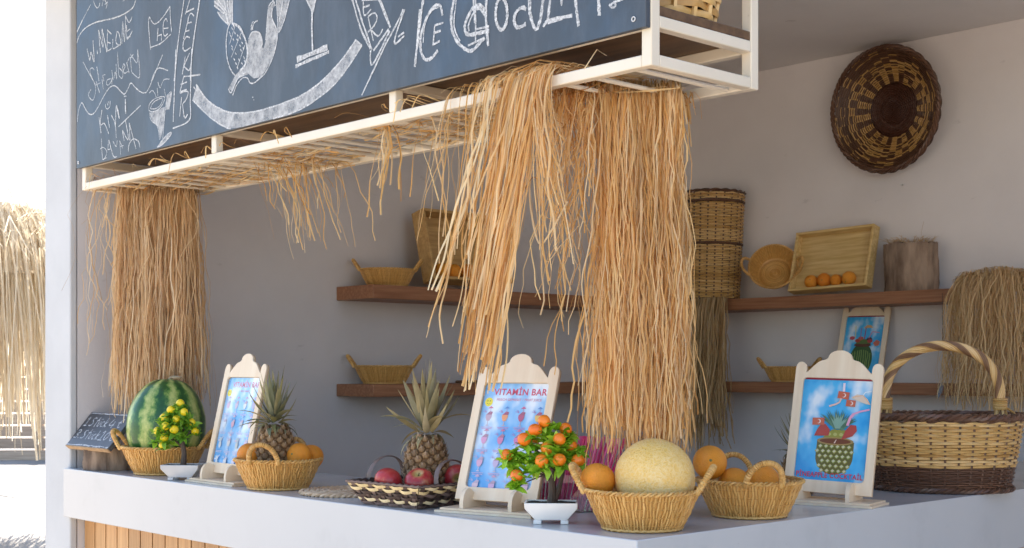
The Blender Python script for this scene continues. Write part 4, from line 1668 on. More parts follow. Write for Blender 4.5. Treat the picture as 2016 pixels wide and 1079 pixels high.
PLEAF = [leaf_mesh(0.13, 0.0090, 0.5, twist=0.6), leaf_mesh(0.15, 0.0092, 0.15, twist=-0.7), leaf_mesh(0.11, 0.010, -0.7, twist=0.5),
         leaf_mesh(0.09, 0.0095, -1.5, twist=0.4), leaf_mesh(0.16, 0.0095, 0.05, twist=0.2), leaf_mesh(0.055, 0.0085, -1.9, twist=0.3)]
DRYL = [leaf_mesh(0.13, 0.0095, 0.3, mat='pine_leaf_dry', twist=1.0), leaf_mesh(0.15, 0.0095, 0.15, mat='pine_leaf_dry', twist=-0.9), leaf_mesh(0.11, 0.009, -0.9, mat='pine_leaf_dry', twist=1.1),
        leaf_mesh(0.09, 0.0085, -1.7, mat='pine_leaf_dry', twist=.8), leaf_mesh(0.16, 0.009, -0.2, mat='pine_leaf_dry', twist=.9), leaf_mesh(0.055, 0.0080, -2.1, mat='pine_leaf_dry', twist=.5)]


def pineapple(label, loc, rot, seed, R=0.066, H=0.178, crown=1.0, leaves=None, eyes=128, dry=False, spread=0.0):
    rng = random.Random(seed)
    t = thing('pineapple', label, 'pineapple', loc, 0, 'whole pineapples', rot)

    def rad(f):
        return R * (1 - abs(2 * f - 0.95) ** 2.6 * 0.42) * (1 - 0.12 * f)
    m = MB()
    m.lathe([(rad(i / 14) * 0.93 if 0 < i < 14 else 0.35 * rad(i / 14), H * i / 14) for i in range(15)], 24)
    obj('flesh', m, 'pine_core', t)
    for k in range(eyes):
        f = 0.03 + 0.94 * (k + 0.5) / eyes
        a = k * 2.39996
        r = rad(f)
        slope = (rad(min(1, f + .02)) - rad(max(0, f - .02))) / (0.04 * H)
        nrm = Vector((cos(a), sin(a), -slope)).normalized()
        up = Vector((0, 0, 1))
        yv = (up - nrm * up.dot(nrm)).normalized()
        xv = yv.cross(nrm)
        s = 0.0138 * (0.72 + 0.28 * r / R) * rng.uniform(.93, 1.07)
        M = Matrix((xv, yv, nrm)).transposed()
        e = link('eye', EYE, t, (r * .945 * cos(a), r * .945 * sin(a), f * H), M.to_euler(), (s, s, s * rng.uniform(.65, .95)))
    # crown
    n = leaves or 54
    for k in range(n):
        f = k / n
        a = k * 2.39996 + rng.uniform(-.25, .25)
        el = radians(5 + (78 - spread) * f ** 0.8 + rng.uniform(-12, 12))
        z = H - 0.012 + 0.060 * f * crown
        r0 = 0.026 * (1 - 0.65 * f)
        if f < 0.22:
            me = PLEAF[5] if rng.random() < .65 else PLEAF[3]
            sc = rng.uniform(.6, .95)
        elif f < 0.5:
            me = rng.choice((PLEAF[2], PLEAF[3], PLEAF[0], PLEAF[2]))
            sc = rng.uniform(.65, 1.0)
        else:
            me = rng.choice((PLEAF[0], PLEAF[1], PLEAF[4], PLEAF[1]))
            sc = rng.uniform(.60, .95)
        sc *= crown
        M = Matrix.Rotation(a, 4, 'Z') @ Matrix.Rotation(-el, 4, 'Y') @ Matrix.Rotation(rng.uniform(-.4, .4), 4, 'X')
        if dry:
            me = DRYL[PLEAF.index(me)]
        link('leaf', me, t, (r0 * cos(a), r0 * sin(a), z), M.to_euler(), (sc, sc * rng.uniform(.8, 1.15), sc))
    return t


simple('pine_core', (0.13, 0.07, 0.03), (0.20, 0.11, 0.05), rough=0.8, nscale=60)
pineapple('brown pineapple with upright dry crown standing among oranges in wicker basket', off((B_PN[0], B_PN[1], ZC + 0.030), -0.006, 0.014, 0), (radians(2), radians(-2), 0.3), 41, R=0.070, crown=1.05)
pineapple('brown pineapple with spread dry crown standing behind the apples', off((B_ST[0], B_ST[1], ZC + 0.012), 0.020, 0.018, 0), (radians(-2), radians(3), 1.7), 43, R=0.070, H=0.186, crown=1.18, dry=True, spread=-4)
pineapple('pineapple mostly hidden behind the pineapple cocktail sign', (-0.372, 1.168, ZC + .002), (0, 0, 0.8), 47, R=0.055, H=0.13, crown=0.8, leaves=40, eyes=90)

# ================================================================== signs in plywood frames
def frame_outline(W=0.132):
    half = [(W, 0.0), (W, 0.362)]
    for k in range(7):                                   # rounded horn
        a = pi * k / 6
        half.append((W - 0.0165 + 0.0165 * cos(a), 0.366 + 0.019 * sin(a)))
    half.append((W - 0.033, 0.352))
    for k in range(1, 6):                                # side scallop
        f = k / 5
        half.append((W - 0.033 - (W - 0.033 - 0.046) * f, 0.352 + 0.040 * sin(pi / 2 * f) ** 1.2))
    half.append((0.040, 0.3945))
    for k in range(0, 6):                                # middle dome
        f = k / 5
        half.append((0.036 * cos(pi / 2 * f) + 0.0, 0.398 + 0.024 * sin(pi / 2 * f)))
    left = [(-x, z) for x, z in reversed(half[:-1])]
    return half + left


def rounded(x0, x1, z0, z1, r, n=4):
    pts = []
    for cx, cz, a0 in ((x1 - r, z0 + r, -pi / 2), (x1 - r, z1 - r, 0), (x0 + r, z1 - r, pi / 2), (x0 + r, z0 + r, pi)):
        for k in range(n + 1):
            a = a0 + pi / 2 * k / n
            pts.append((cx + r * cos(a), cz + r * sin(a)))
    return pts


OUTL = frame_outline()
OPEN = rounded(-0.106, 0.106, 0.036, 0.338, 0.012)


def ring_panel(d0, d1):
    """outline with a window cut in it, thickness d0..d1 along y"""
    bm = bmesh.new()
    ev = []
    for loop in (OUTL, OPEN):
        vs = [bm.verts.new((x, d0, z)) for x, z in loop]
        ev += [bm.edges.new((vs[i], vs[(i + 1) % len(vs)])) for i in range(len(vs))]
    bmesh.ops.triangle_fill(bm, use_beauty=True, use_dissolve=False, edges=ev)
    r = bmesh.ops.extrude_face_region(bm, geom=bm.faces[:])
    bmesh.ops.translate(bm, vec=(0, d1 - d0, 0), verts=[v for v in r['geom'] if isinstance(v, bmesh.types.BMVert)])
    bmesh.ops.recalc_face_normals(bm, faces=bm.faces[:])
    m = MB()
    bm.verts.index_update()
    m.add([v.co.copy() for v in bm.verts], [[v.index for v in f.verts] for f in bm.faces])
    bm.free()
    return m


def pl(x, z, lay):
    return (x, -0.0002 * lay, z)


class Print:
    """flat coloured shapes on a sheet, x right, z up, each layer a hair in front of the last"""

    def __init__(self):
        self.m = MB()
        self.k = 1

    def poly(self, pts, col):
        self.k += 1
        self.m.add([(x, -0.00003 * self.k, z) for x, z in pts], [tuple(range(len(pts)))], col)

    def ell(self, cx, cz, rx, rz, col, n=18, a0=0.0, a1=2 * pi, rot=0.0):
        pts = []
        for i in range(n + (0 if a1 - a0 > 6.2 else 1)):
            a = a0 + (a1 - a0) * i / n
            x, z = rx * cos(a), rz * sin(a)
            pts.append((cx + x * cos(rot) - z * sin(rot), cz + x * sin(rot) + z * cos(rot)))
        self.poly(pts, col)

    def line(self, pts, w, col):
        self.k += 1
        self.m.ribbon([(x, -0.00003 * self.k, z) for x, z in pts], w, (0, -1, 0), col)

    def text(self, s, cx, cz, size, col, bold=0.0, sx=1.0):
        self.k += 1
        M = Matrix.Translation((cx, -0.00003 * self.k, cz)) @ Matrix.Rotation(pi / 2, 4, 'X')
        text_mb(self.m, s, size, M, col, bold, sx)


RED = (0.60, 0.02, 0.06)
MAG = (0.55, 0.10, 0.32)


def menu_print(sub, cells, seed, pale):
    p = Print()
    rng = random.Random(seed)

    def fade(c, f=pale):
        return tuple(a * (1 - f) + b * f for a, b in zip(c, (0.62, 0.72, 0.86)))
    p.text('VITAMİN BAR', 0.012, 0.304, 0.0262, fade(RED, pale * .6), 0.0006, 1.0)
    p.text(sub, 0.012, 0.287, 0.0098, fade(RED, .25 + pale * .3), 0.0002)
    p.ell(-0.086, 0.283, 0.013, 0.013, (0.85, 0.72, 0.03))
    p.ell(-0.090, 0.286, 0.0018, 0.0022, (0.2, 0.2, 0.02), 8)
    p.ell(-0.082, 0.286, 0.0018, 0.0022, (0.2, 0.2, 0.02), 8)
    p.line([(-.092, .279), (-.086, .276), (-.080, .279)], .0014, (0.2, .2, .02))
    rows = 4
    for r in range(rows):
        for c in range(4):
            cx = -0.078 + c * 0.054
            cz = 0.232 - r * 0.066
            kind, col = cells[(r * 4 + c) % len(cells)]
            f = min(0.8, pale + 0.10 * r + (0.12 if c == 0 else 0))
            body = fade(col, f)
            dk = fade((0.35, 0.02, 0.06), f)
            if kind == 'glass':
                p.line([(cx, cz - .016), (cx, cz - .003)], .0022, fade((.5, .35, .4), f))
                p.ell(cx, cz - .017, .006, .0015, fade((.5, .35, .4), f), 10)
                p.poly([(cx - .0045, cz - .004), (cx + .0045, cz - .004), (cx + .0095, cz + .006), (cx + .0095, cz + .016), (cx - .0095, cz + .014), (cx - .0095, cz + .006)], body)
                p.poly([(cx - .0085, cz + .014), (cx + .0095, cz + .014), (cx + .0115, cz + .022), (cx + .002, cz + .024)], dk)
                p.line([(cx + .004, cz + .02), (cx + .003, cz + .034)], .0012, fade((.5, .2, .3), f))
                p.poly([(cx - .006, cz + .032), (cx + .012, cz + .033), (cx + .003, cz + .039)], fade(rng.choice(((.6, .03, .12), (.05, .2, .55), (.6, .03, .12))), f))
                for q in range(4):
                    p.line([(cx - .010, cz + .020), (cx - .022 + q * .004, cz + .030 - abs(q - 1.5) * .004)], .0010, fade((.35, .10, .35), f))
            else:
                p.ell(cx, cz, .008, .012, fade((0.42, 0.33, 0.10), f))
                for q in range(5):
                    p.line([(cx, cz + .010), (cx - .010 + q * .005, cz + .026)], .003, fade((.12, .25, .12), f))
                p.poly([(cx - .014, cz + .012), (cx - .004, cz + .012), (cx - .004, cz + .018), (cx - .014, cz + .018)], fade((.6, .05, .05), f))
                p.line([(cx + .004, cz + .012), (cx + .010, cz + .026), (cx + .018, cz + .029)], .0018, fade((.75, .3, .45), f))
            # caption lines, too small to read
            for q in range(2):
                p.line([(cx - .019 + q * .003, cz - .0225 - q * .0042), (cx + .019 - q * .002, cz - .0225 - q * .0042)], .0016, fade(MAG, min(.8, f + .1)))
    return p.m


def pineapple_print():
    p = Print()
    # lower half
    p.ell(0.008, 0.108, 0.056, 0.053, (0.13, 0.12, 0.03), 32)
    p.poly([(-.048, .112), (-.047, .152), (.064, .152), (.064, .112)], (0.13, 0.12, 0.03))
    rng = random.Random(2)
    for r in range(7):
        z = 0.066 + r * 0.0142
        hw = 0.052 * sqrt(max(0.05, 1 - ((z - .125) / .085) ** 2)) + .002
        for c in range(-3, 4):
            x = 0.008 + (c + (0.5 if r % 2 else 0)) * 0.0172
            if abs(x - .008) < hw - .002:
                p.poly([(x - .0078, z), (x, z - .0070), (x + .0078, z), (x, z + .0070)], (0.30 + rng.uniform(-.04, .05), 0.33, 0.06))
                p.poly([(x - .0050, z + .001), (x - .001, z - .0040), (x + .0050, z + .001), (x, z + .0048)], (0.60, 0.58, 0.40))
    p.ell(0.008, 0.153, 0.055, 0.012, (0.36, 0.24, 0.08), 28)
    p.ell(0.008, 0.153, 0.047, 0.008, (0.16, 0.05, 0.02), 28)
    p.poly([(.004, .147), (.008, .147), (.012, .158), (.010, .158)], (0.8, .6, .5))
    # lid
    p.poly([(-.030, .163), (.050, .166), (.040, .187), (-.004, .187)], (0.28, 0.28, 0.05))
    for x in (-.012, .006, .024, .036):
        p.ell(x, .173, .006, .005, (0.45, 0.45, 0.15), 10)
    for k in range(26):
        f = (k + .5) / 26
        a = radians(150 - 130 * f)
        L = 0.052 + 0.012 * rng.random()
        b = (0.012 + 0.014 * cos(a), 0.186 + rng.uniform(0, .014))
        e = (b[0] + L * cos(a) * .9, b[1] + L * sin(a) * .85)
        n = (-sin(a) * .005, cos(a) * .005)
        g = rng.uniform(.8, 1.5)
        p.poly([(b[0] - n[0], b[1] - n[1]), e, (b[0] + n[0], b[1] + n[1])], (0.07 * g, 0.16 * g, 0.10 * g))
    for k in range(8):
        a = radians(125 - 11 * k)
        b = (0.012, .190 + .003 * (k % 3))
        e = (b[0] + .045 * cos(a), b[1] + .042 * sin(a))
        p.poly([(b[0] - .007, b[1]), e, (b[0] + .007, b[1])], (0.22, 0.38, 0.30))
    # strawberries
    for sx_, cx in ((-1, -.031), (1, .046)):
        p.poly([(cx - .026 * sx_ * -1 * 0 - .026 if sx_ < 0 else cx - .020, .166 if sx_ < 0 else .158), (cx + (.018 if sx_ < 0 else .012), .168 if sx_ < 0 else .170), (cx + (.020 if sx_ < 0 else .024), .186), (cx + (.006 if sx_ < 0 else .020), .202), (cx - (.006 if sx_ < 0 else -.004), .204 if sx_ < 0 else .203), (cx - .018 if sx_ < 0 else cx - .010, .186)], (0.42, 0.06, 0.05))
    # flags: white crescent and star on red
    for cx, cz, w, h, rot in ((-.048, .209, .036, .021, .04), (.020, .289, .034, .021, -.1), (.044, .266, .028, .019, -.06)):
        R = lambda x, z: (cx + x * cos(rot) - z * sin(rot), cz + x * sin(rot) + z * cos(rot))
        p.poly([R(-w / 2, -h / 2), R(w / 2, -h / 2), R(w / 2, h / 2), R(-w / 2, h / 2)], (0.55, 0.13, 0.07))
        c = R(.001, 0)
        p.ell(c[0], c[1], h * .30, h * .30, (.85, .75, .72), 14)
        c = R(-.001, 0.0)
        p.ell(c[0], c[1], h * .24, h * .24, (0.55, 0.13, 0.07), 14)
    p.line([(-.020, .255), (.0, .262), (.010, .268), (.014, .280)], .005, (.80, .52, .42))
    p.line([(.020, .300), (.019, .325)], .007, (.82, .70, .76))
    # straw and paper parasol
    p.line([(.040, .200), (.046, .222), (.056, .236)], .008, (.78, .36, .52))
    p.line([(.053, .234), (.074, .243), (.101, .250)], .005, (.78, .36, .52))
    p.poly([(.044, .284), (.060, .293), (.078, .291), (.092, .280), (.102, .264), (.088, .266), (.070, .272), (.054, .278)], (.72, .58, .46))
    p.line([(.048, .284), (.078, .291), (.100, .266)], .002, (.80, .42, .20))
    p.line([(.078, .291), (.084, .300), (.102, .303)], .0025, (.82, .86, .90))
    p.text('PİNEAPPLE COCKTAİL', 0.0, 0.045, 0.0205, (0.55, 0.04, 0.07), 0.0004, 0.90)
    return p.m


def melon_print():
    p = Print()
    p.ell(0.0, .11, .062, .085, (0.03, .10, .03), 32)
    rng = random.Random(4)
    for k in range(9):
        x = -.048 + k * .012
        h = .075 * sqrt(max(.05, 1 - (x / .065) ** 2))
        p.line([(x + rng.uniform(-.003, .003), .11 - h + q * h / 3) for q in range(6)], .004, (.22, .34, .10))
    p.ell(0.0, .185, .048, .010, (.10, .03, .02), 24)
    p.poly([(-.042, .190), (.046, .192), (.030, .215), (-.02, .217)], (.09, .16, .04))
    for cx, cz, c in ((-.030, .208, (.42, .06, .04)), (-.014, .220, (.5, .12, .06)), (.034, .216, (.05, .02, .04)), (.038, .206, (.4, .05, .05)), (-.062, .222, (.5, .06, .08))):
        p.ell(cx, cz, .015, .010, c, 14)
    p.poly([(.055, .196), (.075, .212), (.094, .202), (.088, .182), (.070, .178)], (.55, .16, .10))
    for a, b, c in (((-.016, .218), (-.018, .275), (.30, .12, .40)), ((.006, .215), (.008, .275), (.40, .05, .12)), ((-.045, .225), (-.050, .285), (.62, .62, .30)), ((.03, .22), (.045, .255), (.6, .25, .4)), ((.045, .255), (.085, .25), (.6, .25, .4))):
        p.line([a, b], .0045, c)
    p.poly([(-.006, .275), (.012, .290), (.032, .290), (.048, .275)], (.70, .40, .16))
    return p.m


FRAME_ME = mesh('frame', ring_panel(-0.007, 0.0), 'birch_ply')
wood('birch_edge', (0.40, 0.27, 0.16), (0.60, 0.44, 0.29), (3, 60, 3), 3.0, 0.6, 0.03)
m_ = ring_panel(0.0004, 0.0064)
BACK_ME = mesh('frame_back', m_, 'birch_edge')
POST = MB(); POST.box(-0.112, 0.112, 0.0068, 0.0088, 0.030, 0.345)
shm = MB(); shm.add([(-.107, .0030, .034), (.107, .0030, .034), (.107, .0030, .340), (-.107, .0030, .340)], [(0, 1, 2, 3)])
base_m = MB(); base_m.box(-0.155, 0.155, -0.070, 0.080, 0.0, 0.0058)
BASE1 = mesh('base', base_m, 'birch_ply')
base_m = MB(); base_m.box(-0.145, 0.145, -0.058, 0.078, 0.0062, 0.0118)
BASE2 = mesh('base_layer', base_m, 'birch_ply')
foot_prof = [(-0.052, 0.012), (0.060, 0.012), (0.060, 0.020), (0.020, 0.046), (0.002, 0.052), (-0.012, 0.062), (-0.024, 0.066), (-0.038, 0.060), (-0.048, 0.046), (-0.052, 0.028)]
FOOT = mesh('foot', MB().prism(foot_prof, -0.006, 0.006, 'x'), 'birch_ply')


def sign(name, label, loc, rotz, lean, printed, sky_mat, strip=False, stand=True, roll=0.0, group='plywood picture stands'):
    t = thing(name, label, 'sign', loc, rotz, group)
    zoff = 0.030 if stand else 0.0
    M = Matrix.Translation((0, 0, zoff)) @ Matrix.Rotation(radians(roll), 4, 'Y') @ Matrix.Rotation(-radians(lean), 4, 'X')
    e = M.to_euler()
    lc = M.to_translation()
    for nm, me in (('frame', FRAME_ME), ('frame_back', BACK_ME)):
        o = link(nm, me, t, lc, e)
        bv = o.modifiers.new('bevel', 'BEVEL'); bv.width = 0.0012; bv.segments = 2; bv.limit_method = 'ANGLE'; bv.angle_limit = radians(50)
    link('back_board', mesh('back_board', POST, 'birch_edge'), t, lc, e)
    ps = link('poster', mesh('poster', shm, sky_mat), t, lc, e)
    o = link('print', mesh('print', printed, 'print', False), ps, (0, 0.0028, 0))
    if strip:
        s = MB(); s.box(-0.107, 0.107, 0.0014, 0.0022, 0.3335, 0.341)
        obj('red_strip', s, 'poster_red', t, lc, e)
    if stand:
        o = link('base', BASE1, t)
        link('base_layer', BASE2, t)
        for x in (-0.078, 0.078):
            link('foot', FOOT, t, (x, 0, 0))
    return t


G = 'glass'
P_ = 'pine'
menu1 = menu_print('MILK SHAKE', [(G, (.7, .1, .15)), (G, (.45, .2, .25)), (G, (.7, .65, .5)), (G, (.25, .12, .3)), (G, (.8, .8, .75)), (G, (.7, .06, .1)), (G, (.3, .3, .3)), (G, (.75, .4, .2)),
                                  (P_, (.4, .3, .1)), (G, (.7, .5, .3)), (P_, (.4, .3, .1)), (G, (.5, .1, .2)), (P_, (.4, .3, .1)), (G, (.7, .5, .3)), (G, (.6, .2, .3)), (P_, (.4, .3, .1))], 3, 0.42)
menu2 = menu_print('FRISCH GEPRESST / FRUIT JUICE', [(G, (.55, .3, .35)), (G, (.85, .28, .03)), (G, (.45, .02, .08)), (G, (.75, .45, .02)), (G, (.70, .15, .35)), (G, (.65, .08, .25)), (G, (.62, .07, .3)), (G, (.7, .3, .1)),
                                                      (G, (.70, .12, .25)), (G, (.5, .3, .5)), (G, (.6, .1, .2)), (G, (.8, .4, .1)), (G, (.8, .25, .15)), (G, (.6, .15, .35)), (G, (.65, .2, .3)), (G, (.75, .3, .3))], 5, 0.12)
sign('menu_stand', 'plywood menu stand printed with milk shakes, between watermelon and pineapple', (-1.965, 0.112, ZC), 0, 13, menu1, 'menu_sky')
sign('menu_stand', 'plywood menu stand printed with fruit juices, behind the orange bonsai', (-0.640, 0.150, ZC), 14, 19, menu2, 'menu_sky')
sign('cocktail_stand', 'plywood stand with blue pineapple cocktail picture on the counter', (-0.165, 1.010, ZC), 13, 12, pineapple_print(), 'cocktail_sky', True, roll=1.6)
sign('cocktail_picture', 'plywood frame with watermelon cocktail picture leaning on the back wall', (-1.675, 3.560, ZS2 + .012), 4, 15, melon_print(), 'cocktail_sky', True, stand=False, roll=0.5)


# ---- small slate price sign on a log round
def log_round():
    t = thing('log_round', 'rough barked log slice under the small price slate', 'log', (-2.820, 0.122, ZC), 20)
    rng = random.Random(17)
    m = MB()
    n = 64
    prof = [rng.uniform(-1, 1) for _ in range(n)]
    vs = []
    Z = 9
    for i in range(Z):
        z = 0.086 * i / (Z - 1)
        for k in range(n):
            a = 2 * pi * k / n
            r = 0.112 + 0.0035 * prof[k] + 0.004 * sin(3 * a + 1) + 0.0025 * sin(11 * a + z * 60) + rng.uniform(-.0012, .0012)
            vs.append((r * cos(a), r * sin(a) * .93, z))
    fs = [(i * n + k, i * n + (k + 1) % n, (i + 1) * n + (k + 1) % n, (i + 1) * n + k) for i in range(Z - 1) for k in range(n)]
    m.add(vs, fs)
    obj('bark', m, 'bark', t)
    c = MB()
    c.add([vs[(Z - 1) * n + k] for k in range(n)], [tuple(range(n))])
    c.add([vs[k] for k in range(n)], [tuple(range(n - 1, -1, -1))])
    obj('cut_face', c, 'cut_wood', t)


log_round()


def price_slate():
    # leaning board: local x right along its lower edge, z up its face
    t = thing('price_slate', 'small slate with chalk prices one piece four euro, propped on the log', 'price sign', (-2.797, 0.002, ZC + 0.0915), 0)
    M = Matrix.Rotation(-radians(40), 4, 'X')
    e = M.to_euler()
    W, Hh = 0.178, 0.164
    KX, KZ = 1.46, 1.09
    m = MB(); m.box(-W, W, 0.0, 0.018, 0.0, Hh)
    obj('board', m, 'slate', t, (0, 0, 0), e, bevel=0.0015)
    m = MB(); m.box(-W - .0005, W + .0005, -0.0005, 0.0195, -0.004, -0.0003)
    obj('wooden_edge', m, 'cut_wood', t, (0, 0, 0), e)
    m = MB(); m.prism([(0.030, 0.0), (0.110, 0.0), (0.110, 0.080), (0.095, 0.085)], -0.05, 0.05, 'x')
    obj('prop', m, 'cut_wood', t)
    ch = MB()
    rng = random.Random(6)
    kk = [0]

    def st(pts, w=0.0045):
        kk[0] += 1
        pts = [(x * KX, z * KZ) for x, z in pts]
        P = smooth_path([(x, 0, z) for x, z in pts], 5) if len(pts) > 2 else [Vector((x, 0, z)) for x, z in pts]
        Q = [Vector((p.x, -0.0004 - kk[0] * .00001, p.z)) for p in P]
        ch.ribbon(Q, [w * rng.uniform(.85, 1.15) for _ in Q], (0, -1, 0))

    def S(x, z, h):
        st([(x + .016, z + h * .92), (x + .009, z + h), (x + .001, z + h * .80), (x + .007, z + h * .55), (x + .014, z + h * .30), (x + .007, z + .001), (x - .004, z + h * .06)])

    def tt(x, z, h):
        st([(x + .004, z + h * 1.15), (x + .001, z + h * .3), (x + .003, z - .004)]); st([(x - .006, z + h * .70), (x + .010, z + h * .72)])

    def u(x, z, h):
        st([(x, z + h * .62), (x + .001, z + .004), (x + .006, z), (x + .010, z + h * .15), (x + .011, z + h * .62)]); st([(x + .002, z + h * .85), (x + .003, z + h * .90)]); st([(x + .009, z + h * .85), (x + .010, z + h * .90)])

    def c(x, z, h):
        st([(x + .011, z + h * .52), (x + .005, z + h * .60), (x, z + h * .30), (x + .004, z), (x + .011, z + h * .06)])

    def k(x, z, h):
        st([(x, z + h * 1.05), (x + .001, z - .002)]); st([(x + .012, z + h * .62), (x + .001, z + h * .30), (x + .013, z - .001)])

    def eu(x, z, h):
        st([(x + .018, z + h * .92), (x + .010, z + h), (x + .003, z + h * .5), (x + .009, z), (x + .019, z + h * .10)]); st([(x - .004, z + h * .56), (x + .013, z + h * .58)])

    def word(x, z, h):
        S(x, z, h); tt(x + .030, z, h); u(x + .044, z, h); c(x + .063, z, h); k(x + .082, z, h)
    z1, z2, h = 0.090, 0.034, 0.036
    st([(-.108, z1 + h * .75), (-.100, z1 + h), (-.100, z1)]); st([(-.110, z1), (-.092, z1)])
    word(-.076, z1, h)
    st([(.042, z1 + h), (.034, z1 + h * .25), (.060, z1 + h * .28)], .005); st([(.054, z1 + h * .7), (.053, z1 - .004)], .005)
    eu(.080, z1, h)
    st([(-.112, z2 + h * .9), (-.100, z2 + h), (-.094, z2 + h * .75), (-.104, z2 + h * .52), (-.094, z2 + h * .28), (-.102, z2), (-.114, z2 + h * .1)]); st([(-.086, z2), (-.084, z2 + .002)])
    word(-.070, z2, h)
    st([(.034, z2 + h * .8), (.043, z2 + h), (.042, z2)], .005); st([(.032, z2 - .001), (.052, z2 - .001)], .005)
    st([(.068, z2 + h), (.058, z2 + h * .5), (.066, z2), (.077, z2 + h * .5), (.068, z2 + h)], .005)
    eu(.090, z2, h)
    for z in (0.005, Hh / KZ - .006):
        x = -W / KX + .004
        while x < W / KX - .008:
            dx = rng.uniform(.012, .03)
            st([(x, z + rng.uniform(-.002, .002)), (min(x + dx, W / KX - .004), z + rng.uniform(-.002, .002))], rng.uniform(.003, .008))
            x += dx * rng.uniform(.8, 1.2)
    tag(obj('chalk_writing', ch, 'chalk_line', t, (0, 0, 0), e, smooth=False), kind='stuff')


price_slate()


# ================================================================== artificial fruit bonsais
BLEAF = [leaf_mesh(0.026, 0.0050, -0.7, 5, 'plastic_leaf', fold=.25, tip=2.6), leaf_mesh(0.030, 0.0055, -1.1, 5, 'plastic_leaf', fold=.25, tip=2.6), leaf_mesh(0.022, 0.0048, 0.3, 5, 'plastic_leaf', fold=.25, tip=2.6)]
BLEAF_D = [leaf_mesh(0.026, 0.0048, -0.7, 5, 'plastic_leaf_dark', fold=.25, tip=2.6), leaf_mesh(0.030, 0.0050, -1.1, 5, 'plastic_leaf_dark', fold=.25, tip=2.6), leaf_mesh(0.022, 0.0046, 0.3, 5, 'plastic_leaf_dark', fold=.25, tip=2.6)]
FR = MB(); FR.lathe(sphere_prof(1, .95, 14, .06), 20)
FR_O = mesh('fruit', FR, 'plastic_orange')
FR_Y = mesh('fruit', FR, 'plastic_yellow')


def bonsai(label, cat, loc, rotz, fruits, fr_me, fr_r, leaves, trunk, branches, pot_mat, seed, group, nleaf=8):
    rng = random.Random(seed)
    t = thing('fruit_bonsai', label, cat, loc, rotz, group)
    # tapered square pot with four feet
    m = MB()
    prof = [(0.040, 0.034, 0.010), (0.066, 0.046, 0.040), (0.067, 0.047, 0.054), (0.062, 0.042, 0.054), (0.060, 0.040, 0.046)]
    vs = []
    for a, b, z in prof:
        vs += [(-a, -b, z), (a, -b, z), (a, b, z), (-a, b, z)]
    fs = [(4 * i + k, 4 * i + (k + 1) % 4, 4 * i + 4 + (k + 1) % 4, 4 * i + 4 + k) for i in range(4) for k in range(4)] + [(3, 2, 1, 0)]
    m.add(vs, fs)
    pot = obj('pot', m, pot_mat, t, bevel=0.002)
    for sx_ in (-1, 1):
        for sy_ in (-1, 1):
            f = MB(); f.box(sx_ * .034 - .010, sx_ * .034 + .010, sy_ * .028 - .008, sy_ * .028 + .008, 0, .0105)
            obj('foot', f, pot_mat, pot, bevel=0.002)
    s = MB()
    n = 14
    for i in range(n):
        for j in range(n):
            s.v.append((-.0605 + .121 * i / (n - 1), -.0405 + .081 * j / (n - 1), 0.0475 + rng.uniform(0, .005)))
    for i in range(n - 1):
        for j in range(n - 1):
            s.f.append((i * n + j, (i + 1) * n + j, (i + 1) * n + j + 1, i * n + j + 1)); s.c.append(None)
    tag(obj('pebbles', s, 'soil', t), None, None, None, 'stuff')
    tr = MB()
    for pts, rs in trunk:
        P = smooth_path(pts, 6)
        tr.tube(P, [rs[0] + (rs[1] - rs[0]) * i / (len(P) - 1) for i in range(len(P))], 8)
    obj('trunk', tr, 'plastic_bark', t)
    br = MB()
    ends = []
    for pts, r in branches:
        P = smooth_path(pts, 5)
        br.tube(P, [r * (1 - .5 * i / len(P)) for i in range(len(P))], 5)
        ends.append(Vector(pts[-1]))
    for f in fruits:
        c = Vector(f)
        e = min(ends, key=lambda q: (q - c).length)
        br.tube(smooth_path([e, e.lerp(c, .5) + Vector((rng.uniform(-.006, .006), rng.uniform(-.006, .006), .004)), c], 4), 0.0012, 4)
        link('fruit', fr_me, t, c, (rng.uniform(-.5, .5), rng.uniform(-.5, .5), 0), (fr_r * rng.uniform(.93, 1.07),) * 2 + (fr_r * rng.uniform(.95, 1.1),))
        ends.append(c + Vector((0, 0, -fr_r)))
    # rosettes of leaves at twig ends and under each fruit
    spots = list(ends)
    for _ in range(leaves):
        a, b = rng.choice(ends), rng.choice(ends)
        if (a - b).length < 0.10:
            spots.append(a.lerp(b, rng.uniform(.2, .8)) + Vector((rng.gauss(0, .008), rng.gauss(0, .008), rng.gauss(0, .008))))
    lm = BLEAF if fr_me is FR_O else BLEAF_D
    for c in spots:
        a0 = rng.uniform(0, 6.28)
        tilt = Matrix.Rotation(rng.uniform(-.7, .7), 4, 'X') @ Matrix.Rotation(rng.uniform(-.7, .7), 4, 'Y')
        for q in range(nleaf):
            a = a0 + 2 * pi * q / nleaf + rng.uniform(-.25, .25)
            M = tilt @ Matrix.Rotation(a, 4, 'Z') @ Matrix.Rotation(-radians(rng.uniform(5, 50)), 4, 'Y') @ Matrix.Rotation(rng.uniform(-.5, .5), 4, 'X')
            sc = rng.uniform(.95, 1.5)
            link('leaf', rng.choice(lm), t, c, M.to_euler(), (sc, sc, sc))
    obj('twigs', br, 'plastic_bark', t)
    return t


def pic(du, dv, dz):
    """offset in the bonsai's own axes (turned so that x runs along the pot)"""
    return (du, dv, dz)


